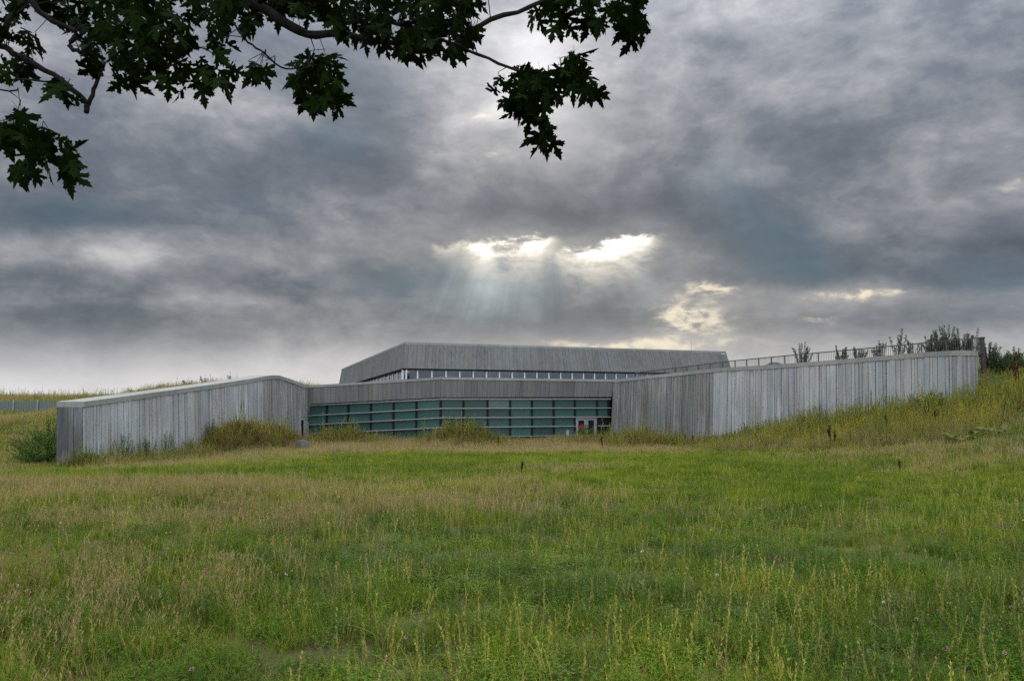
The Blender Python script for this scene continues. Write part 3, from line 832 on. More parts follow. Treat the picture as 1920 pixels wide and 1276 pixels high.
def sources():
    g = bpy.data.collections.new('grass_sources')
    for k in range(6):                                   # 0-5 near green tufts
        mb = MB()
        for _ in range(20): blade(mb, random.gauss(0, .05), random.gauss(0, .05), random.uniform(.07, .21), random.uniform(.004, .008), random.uniform(.1, 1.0), random.uniform(0, 6.28), 3)
        src(g, f'a_grass_tuft_{k}', [(mb, M['grass'])])
    for k in range(4):                                   # 6-9 near straw tufts
        mb, m2 = MB(), MB()
        for _ in range(11):
            x, y, h, az, le = random.gauss(0, .06), random.gauss(0, .06), random.uniform(.2, .42), random.uniform(0, 6.28), random.uniform(.05, .5)
            blade(mb, x, y, h, .0045, le, az, 3)
            c = Vector((x, y, 0)) + Vector((math.cos(az), math.sin(az), 0)) * le * h + Vector((0, 0, h * (1 - .25 * le)))
            for j in range(4): leaf_quad(mb, c - Vector((0, 0, .018 * j)), Vector((random.gauss(0, .35), random.gauss(0, .35), 1)), rdir(), .035, .009)
        for _ in range(7): blade(m2, random.gauss(0, .06), random.gauss(0, .06), random.uniform(.07, .16), .007, random.uniform(.2, 1), random.uniform(0, 6.28), 2)
        src(g, f'b_straw_tuft_{k}', [(mb, M['straw']), (m2, M['grass'])])
    for k in range(4):                                   # 10-13 low broad leaves
        mb = MB()
        for _ in range(30):
            p = Vector((random.gauss(0, .07), random.gauss(0, .07), random.uniform(.03, .16)))
            a0 = random.uniform(0, 6.28)
            for j in range(3):
                a = a0 + j * 2.09; leaf_quad(mb, p, Vector((math.cos(a), math.sin(a), random.uniform(-.2, .5))), Vector((0, 0, 1)), random.uniform(.011, .022), random.uniform(.008, .015))
        for _ in range(12): blade(mb, random.gauss(0, .05), random.gauss(0, .05), random.uniform(.06, .15), .003, .3, random.uniform(0, 6.28), 2)
        src(g, f'c_clover_clump_{k}', [(mb, M['clover'])])
    for k in range(5):                                   # 14-18 wider tufts for the far meadow
        mb = MB()
        for _ in range(20): blade(mb, random.gauss(0, .13), random.gauss(0, .13), random.uniform(.08, .24), random.uniform(.011, .02), random.uniform(.05, .5), random.uniform(0, 6.28), 2)
        src(g, f'd_far_tuft_{k}', [(mb, M['grass'])])
    for k in range(4):                                   # 19-22 far straw
        mb, m2 = MB(), MB()
        for _ in range(15): blade(mb, random.gauss(0, .14), random.gauss(0, .14), random.uniform(.2, .5), random.uniform(.009, .016), random.uniform(.03, .35), random.uniform(0, 6.28), 2)
        for _ in range(6): blade(m2, random.gauss(0, .14), random.gauss(0, .14), random.uniform(.1, .22), .016, random.uniform(.2, .8), random.uniform(0, 6.28), 2)
        src(g, f'e_far_straw_{k}', [(mb, M['straw']), (m2, M['grass'])])
    for k in range(4):                                   # 23-26 leafy herbs
        mb = MB()
        for _ in range(3):
            bx_, by_, h, az, le = random.gauss(0, .04), random.gauss(0, .04), random.uniform(.13, .27), random.uniform(0, 6.28), random.uniform(0, .5)
            blade(mb, bx_, by_, h, .004, le, az, 2); d = Vector((math.cos(az), math.sin(az), 0))
            for j in range(15):
                t = random.uniform(.2, 1); c = Vector((bx_, by_, 0)) + d * (le * h * t * t) + Vector((0, 0, h * t * (1 - .25 * le * t))); a = random.uniform(0, 6.28)
                leaf_quad(mb, c, Vector((math.cos(a), math.sin(a), random.uniform(-.1, .9))), Vector((0, 0, 1)), random.uniform(.02, .045) * (1.2 - .5 * t), random.uniform(.006, .012))
        src(g, f'f_herb_{k}', [(mb, M['clover'])])
    st = bpy.data.collections.new('stalk_sources')
    for k in range(6):                                   # pale upright stalks with narrow leaves pressed to the stem
        mb = MB(); h = random.uniform(.22, .40); az = random.uniform(0, 6.28); le = random.uniform(0, .18)
        blade(mb, 0, 0, h, .005, le, az, 3)
        d = Vector((math.cos(az), math.sin(az), 0))
        for j in range(24):
            t = random.uniform(.25, 1); c = d * (le * h * t * t) + Vector((0, 0, h * t)); a = random.uniform(0, 6.28)
            leaf_quad(mb, c, Vector((math.cos(a) * .5, math.sin(a) * .5, 1.0)), Vector((math.cos(a), math.sin(a), 0)), random.uniform(.018, .05) * (1.25 - t * .7), random.uniform(.006, .012))
        src(st, f'pale_stalk_{k}', [(mb, M['spike'])])
    for k in range(3):                                   # long bent straws and broad green blades
        mb = MB()
        for _ in range(2): blade(mb, random.gauss(0, .03), random.gauss(0, .03), random.uniform(.28, .44), .0045, random.uniform(.1, .9), random.uniform(0, 6.28), 5)
        src(st, f'q_bent_straw_{k}', [(mb, M['straw'])])
    for k in range(3):
        mb = MB()
        for _ in range(7): blade(mb, random.gauss(0, .04), random.gauss(0, .04), random.uniform(.2, .36), random.uniform(.007, .011), random.uniform(.3, 1.0), random.uniform(0, 6.28), 5)
        src(st, f'r_long_blades_{k}', [(mb, M['grass'])])
    fl = bpy.data.collections.new('flower_sources')
    def head(name, mat, R, n, h, stem=M['grass']):
        mb, m2 = MB(), MB(); blade(m2, 0, 0, h, .004, .15, random.uniform(0, 6.28), 2)
        c = Vector((0, 0, h * .98))
        for _ in range(n):
            d = rdir(-.6, 1); leaf_quad(mb, c + d * R * .2, d, rdir(), R, R * .6)
        src(fl, name, [(mb, mat), (m2, stem)])
    for k in range(3): head(f'a_clover_head_{k}', M['head'], .0135, 26, random.uniform(.12, .22))
    head('b_purple_head_0', M['purple'], .014, 26, .2); head('b_purple_head_1', M['purple'], .012, 26, .16)
    for k in range(2): head(f'c_yellow_flower_{k}', M['yellow'], .014, 10, random.uniform(.13, .2))
    for k in range(2): head(f'd_white_flower_{k}', M['white_flower'], .016, 14, random.uniform(.15, .24))
    wd = bpy.data.collections.new('weed_sources')
    for k in range(7):                                   # tall leafy weeds
        mb = MB(); h = random.uniform(.7, 1.15); az = random.uniform(0, 6.28); le = random.uniform(0, .15)
        blade(mb, 0, 0, h, .018, le, az, 3); d = Vector((math.cos(az), math.sin(az), 0))
        for j in range(60):
            t = random.uniform(.1, 1) ** .9; c = d * (le * h * t * t) + Vector((0, 0, h * t)); a = random.uniform(0, 6.28)
            leaf_quad(mb, c, Vector((math.cos(a), math.sin(a), random.uniform(.9, 2.6))), Vector((math.cos(a), math.sin(a), 0)), random.uniform(.06, .16) * (1.2 - .7 * t), random.uniform(.009, .018))
        src(wd, f'tall_weed_{k}', [(mb, M['weed'])])
    for k in range(3):                                   # tall straw
        mb = MB()
        for _ in range(14): blade(mb, random.gauss(0, .15), random.gauss(0, .15), random.uniform(.4, .85), random.uniform(.01, .018), random.uniform(.05, .6), random.uniform(0, 6.28), 3)
        src(wd, f'x_tall_straw_{k}', [(mb, M['straw'])])
    for k in range(3):                                   # rust coloured old grass
        mb = MB()
        for _ in range(22): blade(mb, random.gauss(0, .16), random.gauss(0, .16), random.uniform(.35, .8), random.uniform(.012, .02), random.uniform(.1, .8), random.uniform(0, 6.28), 3)
        src(wd, f'z_rusty_grass_{k}', [(mb, M['rusty'])])
    for k in range(3):                                   # tall green grass
        mb = MB()
        for _ in range(20): blade(mb, random.gauss(0, .15), random.gauss(0, .15), random.uniform(.3, .7), random.uniform(.012, .022), random.uniform(.1, .8), random.uniform(0, 6.28), 3)
        src(wd, f'y_tall_grass_{k}', [(mb, M['grass'])])
    return g, st, fl, wd
G_SRC, ST_SRC, FL_SRC, WD_SRC = sources()

def scatter(name, coll, pts, idx, scl, dry, tilt=.16, tint=None):
    n = len(pts); me = bpy.data.meshes.new(name); me.vertices.add(n)
    me.vertices.foreach_set('co', np.asarray(pts, np.float32).ravel())
    rot = np.stack([RNG.normal(0, tilt, n), RNG.normal(0, tilt, n), RNG.uniform(0, math.tau, n)], -1).astype(np.float32)
    a = me.attributes.new('rot', 'FLOAT_VECTOR', 'POINT'); a.data.foreach_set('vector', rot.ravel())
    a = me.attributes.new('scl', 'FLOAT_VECTOR', 'POINT'); a.data.foreach_set('vector', np.asarray(scl, np.float32).ravel())
    a = me.attributes.new('idx', 'INT', 'POINT'); a.data.foreach_set('value', np.asarray(idx, np.int32))
    a = me.attributes.new('dry', 'FLOAT', 'POINT'); a.data.foreach_set('value', np.asarray(dry, np.float32))
    if tint is None: tint = tint_at(np.asarray(pts)[:, 0], np.asarray(pts)[:, 1])
    a = me.attributes.new('tint', 'FLOAT', 'POINT'); a.data.foreach_set('value', np.asarray(tint, np.float32))
    ob = bpy.data.objects.new(name, me); COL.objects.link(ob); ob['kind'] = 'stuff'
    ng = bpy.data.node_groups.new(name, 'GeometryNodeTree')
    ng.interface.new_socket('Geometry', in_out='INPUT', socket_type='NodeSocketGeometry'); ng.interface.new_socket('Geometry', in_out='OUTPUT', socket_type='NodeSocketGeometry')
    N, L = ng.nodes, ng.links
    gi, go = N.new('NodeGroupInput'), N.new('NodeGroupOutput'); ip = N.new('GeometryNodeInstanceOnPoints'); ci = N.new('GeometryNodeCollectionInfo')
    ci.inputs['Collection'].default_value = coll; ci.inputs['Separate Children'].default_value = True; ci.inputs['Reset Children'].default_value = True
    def attr(nm, typ):
        q = N.new('GeometryNodeInputNamedAttribute'); q.data_type = typ; q.inputs['Name'].default_value = nm; return q.outputs['Attribute']
    e2r = N.new('FunctionNodeEulerToRotation'); L.new(attr('rot', 'FLOAT_VECTOR'), e2r.inputs[0])
    L.new(gi.outputs[0], ip.inputs['Points']); L.new(ci.outputs[0], ip.inputs['Instance']); ip.inputs['Pick Instance'].default_value = True
    L.new(attr('idx', 'INT'), ip.inputs['Instance Index']); L.new(e2r.outputs[0], ip.inputs['Rotation']); L.new(attr('scl', 'FLOAT_VECTOR'), ip.inputs['Scale'])
    L.new(ip.outputs[0], go.inputs[0])
    md = ob.modifiers.new('scatter', 'NODES'); md.node_group = ng
    return ob

def tint_at(x, y):
    """the sward's own colour differs from patch to patch: deep green herbs, yellower grass"""
    n = vnoise(x, y, 6.0, 21) * .2 + vnoise(x, y, 1.7, 22) * .3 + vnoise(x, y, .5, 23) * .5
    return np.clip(.5 + (n - .5) * 1.9 + RNG.normal(0, .2, len(x)), 0, 1)

def open_ground(x, y):
    """True where the meadow is not under the building or its walls"""
    yl = np.interp(x, YL_X, YL_Y); yl = np.where((x < A.x) | (x > G.x), 1e3, yl)
    xw = np.interp(y, LW_Y, LW_X)
    front = (y < yl - .12) & ~((x < xw + .1) & (y > 37.9) & (x > xw - 1.55) & (y < 63.5))
    bermL = (y > 38) & (x < xw - 1.45); bermL &= ~((y > 62.5) & (x > Cc.x - .8))
    yr = np.interp(x, YL_X[4:], YL_Y[4:]); bermR = (x > D.x + 1) & (y > yr + 2.6)
    bermR &= ~((y > 74) & (x < 34))
    return front | bermL | bermR

def dryness(x, y):
    """how much of the grass has turned to straw, from place to place"""
    n = vnoise(x, y, 7.0, 3) * .55 + vnoise(x, y, 2.4, 4) * .45
    d = .16 + 0 * x
    u = x / np.maximum(y, 1)
    d = d + .34 * ss(10.5, 13.5, y) * ss(27, 19, y) * ss(-.10, -.34, u)              # dry belt, left middle distance
    d = d + .22 * ss(13, 16, y) * ss(25, 19, y) * ss(.12, -.05, u) * ss(-.3, -.1, u)
    d = d + .75 * ss(38, 47, y) * ss(12, 9, x) * ss(-25, -18, x)                   # dry margin below the glazing
    d = d + .22 * ss(26, 33, y) * ss(-8, -15, x)
    d = d + .14 * ss(22, 30, y) * ss(11, 19, x) + .16 * ss(16, 22, y) * ss(9, 14, x)
    d = d + .30 * ss(38, 50, y) * ss(-23, -27, x)
    d = d - .12 * ss(27, 31, y) * ss(40, 36, y) * ss(-8, -4, x) * ss(14, 8, x)
    return np.clip(d + (n - .5) * .75, 0, 1)

def sample(y0, y1, dens, marg=4.0, k=.80):
    """random points in the wedge the camera overlooks between two distances, dens per square metre"""
    area = (k * (y1 + y0) + 2 * marg) * (y1 - y0); n = int(area * dens)
    y = RNG.uniform(y0, y1, n * 2); w = k * y + marg; wm = k * y1 + marg
    keep = RNG.uniform(0, 1, n * 2) < w / wm
    y = y[keep][:n]; x = RNG.uniform(-1, 1, len(y)) * (k * y + marg)
    ok = open_ground(x, y); return x[ok], y[ok]

def sow_meadow():
    P, I, S, D_ = [], [], [], []
    for y0, y1, dens in ((2.2, 6, 210), (6, 9.5, 170), (9.5, 14, 110), (14, 20, 70), (20, 28, 44), (28, 40, 28), (40, 64, 20), (64, 92, 14)):
        x, y = sample(y0, y1, dens, 6.0 if y0 < 20 else 4.0)
        d = dryness(x, y); n = len(x); far = y > RNG.normal(17, 2.5, n)
        cl = vnoise(x, y, .38, 31) * .6 + vnoise(x, y, 1.1, 32) * .4
        k = RNG.uniform(0, 1, n) < np.where(y < 20, .3 + .7 * ss(.36, .58, cl), 1.0)
        x, y, d, far, cl = x[k], y[k], d[k], far[k], cl[k]; n = len(x)
        q = RNG.uniform(0, 1, n)
        straw = q < np.clip(d * .62 - .12, 0, .42)
        clv = (~straw) & (RNG.uniform(0, 1, n) < .08 + .28 * ss(.45, .75, vnoise(x, y, 1.8, 6)) * (y < 22)) & ~far
        idx = np.where(far, np.where(straw, RNG.integers(19, 23, n), RNG.integers(14, 19, n)), np.where(straw, RNG.integers(6, 10, n), np.where(clv, RNG.integers(10, 14, n), np.where(RNG.uniform(0, 1, n) < .24, RNG.integers(23, 27, n), RNG.integers(0, 6, n)))))
        hgt = (.6 + .5 * vnoise(x, y, 3.0, 5) + .5 * (cl - .3) * (y < 30)) * RNG.uniform(.7, 1.25, n)
        edge = ss(44, 52, y) * ss(-16, -14, x) * ss(10, 8, x); hgt = hgt * (1 + .45 * edge)
        berm = (y > 50) & ((x < -19) | (x > 16)); hgt = np.where(berm, hgt * 1.7, hgt); hgt = np.where((x < -29) & (y > 53) & (y < 62), hgt * .45, hgt)
        wide = np.where(far, 1.0 + .3 * ss(25, 60, y), 1.0)
        P.append(np.stack([x, y, ground_z(x, y) - .01], -1)); I.append(idx); S.append(np.stack([wide, wide, hgt], -1)); D_.append(np.clip(d * .45 - .08 + RNG.normal(0, .2, n), 0, 1))
    scatter('meadow_grass', G_SRC, np.concatenate(P), np.concatenate(I), np.concatenate(S), np.concatenate(D_))
    # pale stalks standing above the sward
    P, S, D_ = [], [], []
    for y0, y1, dens in ((2.6, 8, 46), (8, 13, 30), (13, 20, 16), (20, 32, 9), (32, 44, 4)):
        x, y = sample(y0, y1, dens, 2.0)
        c = vnoise(x, y, 1.6, 8) * .6 + vnoise(x, y, .55, 9) * .4
        k = RNG.uniform(0, 1, len(x)) < ss(.34, .68, c); x, y = x[k], y[k]
        P.append(np.stack([x, y, ground_z(x, y)], -1)); w = RNG.uniform(.7, 1.25, len(x)); S.append(np.stack([w, w, w * RNG.uniform(.8, 1.15, len(x))], -1)); D_.append(RNG.uniform(0, .45, len(x)))
    P = np.concatenate(P); scatter('seed_stalks', ST_SRC, P, np.where(RNG.uniform(0, 1, len(P)) < .91, RNG.integers(0, 6, len(P)), RNG.integers(6, 12, len(P))), np.concatenate(S), np.concatenate(D_), .12)
    P, I = [], []
    for y0, y1, dens in ((2.6, 9, 5.5), (9, 18, 4.0), (18, 32, 1.2)):
        x, y = sample(y0, y1, dens, 2.0); n = len(x)
        k = RNG.uniform(0, 1, n) < .15 + ss(.45, .7, vnoise(x, y, 2.2, 12)); x, y = x[k], y[k]; n = len(x)
        P.append(np.stack([x, y, ground_z(x, y)], -1)); I.append(RNG.choice(9, n, p=[.26, .26, .22, .04, .03, .07, .06, .03, .03]))
    P = np.concatenate(P); n = len(P); w = RNG.uniform(.8, 1.3, n)
    scatter('meadow_flowers', FL_SRC, P, np.concatenate(I), np.stack([w, w, w], -1), np.zeros(n), .2)
    # tall weeds along the walls and on the banks
    P, I, S, D_ = [], [], [], []
    def put(x, y, idx, s, d):
        ok = open_ground(x, y); x, y, idx, s, d = x[ok], y[ok], idx[ok], s[ok], d[ok]
        P.append(np.stack([x, y, ground_z(x, y) - .02], -1)); I.append(idx); S.append(np.stack([s * RNG.uniform(.9, 1.1, len(s)), s, s * RNG.uniform(.8, 1.15, len(s))], -1)); D_.append(d)
    # band in front of the right wall
    n = 7000; t = RNG.uniform(0, 1, n) ** .8; off = RNG.uniform(0, 1, n) ** 1.2
    wx = np.interp(t, [0, .25, 1, 1.0001], [E.x - 1.5, E.x + 1.5, Fp.x, Fp.x]) ; wx = E.x - 1.5 + t * (Fp.x + 3.0 - E.x + 1.5)
    wy = np.interp(wx, [E.x - 1.5, E.x, Fp.x, Fp.x + 3], [E.y + 1.2, E.y, Fp.y, Fp.y - 3.0])
    width = 2.0 + 6.5 * ss(0.0, .5, t); ox = wx - .86 * off * width; oy = wy - .5 * off * width
    size = (.5 + .85 * ss(.05, .4, t)) * (1.08 - .45 * off) * RNG.uniform(.6, 1.15, n) * (.75 + .5 * vnoise(ox, oy, 2.0, 14))
    kind = np.where(RNG.uniform(0, 1, n) < .8 - .4 * off, RNG.integers(0, 7, n), np.where(RNG.uniform(0, 1, n) < .5, RNG.integers(7, 10, n), RNG.integers(10, 13, n)))
    put(ox, oy, kind, size * .95, np.clip(RNG.normal(.35, .25, n), 0, 1))
    # in front of the left wall
    n = 2600; t = RNG.uniform(-.08, 1, n); wx = A.x + t * (B.x - A.x); wy = A.y + t * (B.y - A.y); off = RNG.uniform(.1, 2.4, n)
    put(wx + off, wy - .25 * off - .2, np.where(RNG.uniform(0, 1, n) < .55, RNG.integers(0, 7, n), RNG.integers(7, 13, n)), RNG.uniform(.4, 1.5, n) * (1.0 - .2 * off) * (.6 + .8 * vnoise(wx, wy, 1.4, 41)), np.clip(RNG.normal(.3, .25, n), 0, 1))
    # foot of the glazing and the corners
    n = 2600; x = RNG.uniform(Cc.x, E.x + 2, n); yl = np.interp(x, YL_X, YL_Y); y = yl - .3 - RNG.uniform(0, 1, n) ** 1.5 * 6.0
    put(x, y, np.where(RNG.uniform(0, 1, n) < .2, RNG.integers(0, 7, n), np.where(RNG.uniform(0, 1, n) < .6, RNG.integers(7, 10, n), RNG.integers(10, 13, n))), RNG.uniform(.4, 1.0, n) * (.6 + .7 * vnoise(x, y, 1.8, 17)), np.clip(RNG.normal(.5, .28, n), 0, 1))
    # mounds
    for k, (mx_, my_, r, hh) in enumerate(MOUNDS):
        n = int(330 * r); x = mx_ + RNG.normal(0, r * .6, n); y = my_ + RNG.normal(0, r * .6, n)
        put(x, y, np.where(RNG.uniform(0, 1, n) < (.55 if k in (2, 3, 4) else .3), RNG.integers(13, 16, n), np.where(RNG.uniform(0, 1, n) < .75, RNG.integers(10, 13, n), RNG.integers(0, 7, n))), RNG.uniform(.5, 1.7, n) * (.5 + vnoise(x, y, .8, 43)) * (.55 if k == 1 else 1.0), np.clip(RNG.normal(.2, .2, n), 0, 1))
    # single leafy weeds standing in the open meadow
    n = 170; y = RNG.uniform(8, 38, n); x = RNG.uniform(-.7, .7, n) * y
    put(x, y, RNG.integers(0, 7, n), RNG.uniform(.3, .55, n), RNG.uniform(0, .4, n))
    # left bank and its skyline
    n = 5200; x = RNG.uniform(-66, -20, n); y = RNG.uniform(44, 84, n); big_ = np.where(y > 62, 1.05, .62) * RNG.uniform(.5, 1.1, n); big_ = np.where((x < -29) & (y > 53) & (y < 62), .27, big_)
    put(x, y, np.where(RNG.uniform(0, 1, n) < .62, RNG.integers(0, 7, n), np.where(RNG.uniform(0, 1, n) < .3, RNG.integers(7, 10, n), RNG.integers(10, 13, n))), big_, np.clip(RNG.normal(.2, .2, n), 0, 1))
    # right hill beyond the wall
    n = 2600; x = RNG.uniform(24, 60, n); y = RNG.uniform(37, 62, n)
    put(x, y, np.where(RNG.uniform(0, 1, n) < .45, RNG.integers(0, 7, n), RNG.integers(7, 13, n)), RNG.uniform(.5, 1.1, n) * (.55 + .45 * ss(40, 46, y)), np.clip(RNG.normal(.3, .25, n), 0, 1))
    n = 1500; x = RNG.uniform(12, 28, n); y = RNG.uniform(42, 70, n)
    put(x, y, np.where(RNG.uniform(0, 1, n) < .5, RNG.integers(0, 7, n), RNG.integers(7, 13, n)), RNG.uniform(.4, .75, n), np.clip(RNG.normal(.3, .25, n), 0, 1))
    scatter('tall_weeds', WD_SRC, np.concatenate(P), np.concatenate(I), np.concatenate(S), np.concatenate(D_), .13)
sow_meadow()

# ------------------------------------------------------------------ single plants
def leafy(name, x, y, h, spread, stems, leaf, wid, mat, label, cat, group=None, low=.1, per=34, droop=.5, top=None, z=None):
    """a bushy weed: several rising stems with narrow leaves; parts stem and foliage"""
    z = gz(x, y) - .05 if z is None else z
    root = thing(name, (x, y, z), label, cat, group)
    o = Vector((x, y, z)); st, fo = MB(), MB(); tp = MB()
    for _ in range(stems):
        a = random.uniform(0, math.tau); r = random.random() ** .6
        hh = h * random.uniform(.68, 1.08) * (1.05 - .25 * r); tip = Vector((math.cos(a) * spread * r, math.sin(a) * spread * r, hh))
        b = Vector((math.cos(a), math.sin(a), 0)) * spread * .22 * r
        pts = [o + b.lerp(tip, t) + Vector((0, 0, .12 * hh * math.sin(t * math.pi))) for t in (0, .33, .66, 1)]
        st.tube(pts, [.014, .012, .009, .004], 4)
        for j in range(per):
            t = low + (1 - low) * random.random() ** .85; k = min(2, int(t * 3)); p = pts[k].lerp(pts[k + 1], t * 3 - k)
            d = rdir(-.1, .9); side = d * (leaf * .9 * (1.25 - t) * random.random())
            leaf_quad(fo, p + side, d + Vector((0, 0, .35)), rdir(), leaf * random.uniform(.6, 1.2) * (1.15 - .5 * t), wid * random.uniform(.7, 1.2))
        if top is not None:
            for j in range(16): leaf_quad(tp, pts[3] - (pts[3] - pts[2]) * random.random() * .9, rdir(.1, 1), rdir(), leaf * .45, wid * .8)
    st.build('stem', mat if mat is M['dock'] else M['bush'], root); fo.build('foliage', mat, root)
    if top is not None: tp.build('seed_head', top, root)
    return root

def dock(px, py, Y, h, label, x=None):
    p = xat(px, Y, 0.0); x, y = p.x, p.y; z = gz(x, y)
    root = thing('dock_plant', (x, y, z), label, 'weed', 'dried dock plants'); o = Vector((x, y, z)); st, sd = MB(), MB()
    lean = Vector((random.uniform(-.12, .12), random.uniform(-.1, .1), 1)) * h
    st.tube([o - Vector((0, 0, .1)), o + lean * .5, o + lean], [.014 * h, .011 * h, .006 * h], 5)
    br = [(o + lean * .35, o + lean)] + [(o + lean * t, o + lean * (t + .2) + Vector((random.uniform(-.12, .12), random.uniform(-.08, .08), .1)) * h) for t in (.45, .55, .65)]
    for a, c in br:
        for j in range(60):
            q = a.lerp(c, random.random()); leaf_quad(sd, q + rdir() * .025 * h, rdir(-.2, 1), rdir(), .05 * h, .035 * h)
    st.build('stem', M['dock'], root); sd.build('seed_head', M['dock'], root)

def plants():
    # tall weeds behind the railing on the right wall
    W = [(1505, 641, 54, .75, 13, M['bush'], 'dark feathery weed standing alone behind the railing nearest the upper storey'),
         (1580, 641, 51.5, .5, 8, M['bush'], 'slim pointed weed behind the railing, second clump from the upper storey'),
         (1612, 646, 50.5, .6, 8, M['bush'], 'low rounded weed behind the railing between two slimmer ones'),
         (1650, 638, 49.5, .55, 6, M['bush'], 'thin grey green weed behind the middle of the railing'),
         (1686, 617, 48.5, .6, 4, M['bush'], 'tallest airy weed with bare branching top behind the railing'),
         (1712, 630, 48, .5, 4, M['bush'], 'small airy weed just left of the dense bushes by the post'),
         (1752, 622, 46.6, .85, 16, M['bush'], 'dense dark bush behind the railing, first of the mass by the post'),
         (1776, 612, 46.0, .9, 20, M['bush'], 'highest dense dark bush behind the railing near the end post'),
         (1803, 622, 45.4, .8, 16, M['bush'], 'dense dark bush close against the railing end'),
         (1826, 611, 45.2, .5, 4, M['bush'], 'wispy weed rising just left of the rusted end post')]
    for px, top, Y, sp, st, mat, lab in W:
        p = xat(px, Y, 5.3); t = at(px, top, Y); z0 = gz(p.x, Y) - .05
        leafy('tall_weed', p.x, Y, t.z - z0, sp * (1.15 if st > 14 else 1), st + (16 if st > 14 else 4), .12, .042, mat, lab, 'weed', 'tall weeds behind the railing', per=130, z=z0, low=.12)
    for px, top, Y, sp, st, lab in ((1856, 642, 44.5, .8, 18, 'dark bush pressed against the right side of the rusted end post'), (1876, 668, 44.0, 1.0, 16, 'lower dark bush to the right of the end post, spreading down the bank'),
                                    (1896, 676, 44.5, 1.1, 22, 'wide dark bush spreading along the bank behind the red dock clump'), (1925, 682, 45, 1.2, 20, 'dark bush cut by the right edge of the view'), (1906, 652, 47, .5, 4, 'sparse upright weed on the far right skyline'), (1888, 660, 47, .45, 3, 'thin single weed stem on the right skyline beside the sparse one')):
        p = xat(px, Y, 4.5); z0 = gz(p.x, Y) - .05; t = at(px, top, Y)
        leafy('tall_weed', p.x, Y, max(.6, t.z - z0), sp, st + 8, .13, .042, M['bush'], lab, 'weed', 'weeds right of the end post', per=100, z=z0)
    # seedlings showing above the left coping
    for px, top, Y, st, lab in ((380, 699, 60, 4, 'tallest weed tip showing above the left wall coping'), (352, 708, 59, 3, 'low spreading weed just left of the tallest tip above the left coping'), (432, 702, 61, 3, 'weed tips above the left coping nearest its crest'),
                                (300, 718, 58, 4, 'leafy weed tips above the middle of the left coping'), (252, 727, 57, 3, 'small weed tips above the lower part of the left coping')):
        p = xat(px, Y, 4); z0 = gz(p.x, Y) - .05; t = at(px, top, Y)
        leafy('weed', p.x, Y, max(.5, t.z - z0), .35 if st == 4 else .5, st, .13, .04, M['bush'], lab, 'weed', 'weeds behind the left wall', per=30, z=z0, low=.35)
    p = xat(88, 39.6, .3); leafy('green_bush', p.x, p.y, 1.45, 1.5, 40, .13, .04, M['weed'], 'bright green leafy bush against the dark end of the left wall', 'bush', per=60)
    p = xat(102, 41.2, .3); leafy('green_bush', p.x - .3, p.y, 2.1, 1.2, 40, .12, .05, M['bush_green'], 'tallest green bush behind the brighter one at the left wall end', 'bush', per=60)
    p = xat(70, 41.0, .3); leafy('green_bush', p.x, p.y, 1.5, 1.5, 40, .12, .05, M['bush_green'], 'broad green bush on the bank left of the bushes by the wall end', 'bush', per=50)
    p = xat(60, 38.4, .3); leafy('green_bush', p.x, p.y, 1.0, 1.2, 26, .13, .06, M['bush_green'], 'lower green bush spreading left of the wall end bush', 'bush', per=50)
    p = xat(170, 37.3, .3); leafy('low_shrub', p.x, p.y, .7, .9, 22, .12, .055, M['bush_green'], 'low dark green growth at the near corner of the left wall', 'bush', per=40)
    for px, h, Y, lab in ((214, 1.65, 40, 'tall slender weed before the left wall, nearest its dark end'), (264, 1.55, 42, 'tall slender weed before the left wall, second from the dark end'), (308, 1.8, 43.5, 'bushiest tall weed before the middle of the left wall'),
                          (352, 1.2, 45.0, 'shorter weed before the left wall between the bushiest weed and the mound'), (392, 1.9, 47.5, 'tall weed at the left edge of the mound by the left wall')):
        p = xat(px, Y, .2); xx = max(p.x, float(np.interp(Y, LW_Y, LW_X)) + .5)
        leafy('tall_weed', xx, Y, h, .42, 9, .13, .03, M['weed'], lab, 'weed', 'weeds before the left wall', per=36)
    for px, h, sp, Y, mat, lab in ((1096, 1.35, .9, 59.6, M['weed'], 'bright green bush growing right in front of the glass door'), (1128, .95, .7, 60.5, M['bush_green'], 'smaller green bush in front of the dark panes right of the door'),
                                   (870, 1.35, 1.6, 56.2, M['weed'], 'tousled brownish clump on the mound before the glazing corner'), (520, .9, 1.0, 53.6, M['bush'], 'dark green clump at the foot of the curved end of the left wall'), (440, 1.2, 1.6, 51.0, M['weed'], 'wide tousled clump on the mound before the left wall'),
                                   (655, .8, .9, 58.5, M['bush_green'], 'low green clump in front of the left half of the glazing'), (1750, 1.5, .9, 39.6, M['bush_green'], 'grey green bush leaning on the right wall near its far end')):
        p = xat(px, Y, .2); leafy('low_shrub', p.x, Y, h, sp, 26, .13, .04, mat, lab, 'bush', per=44)
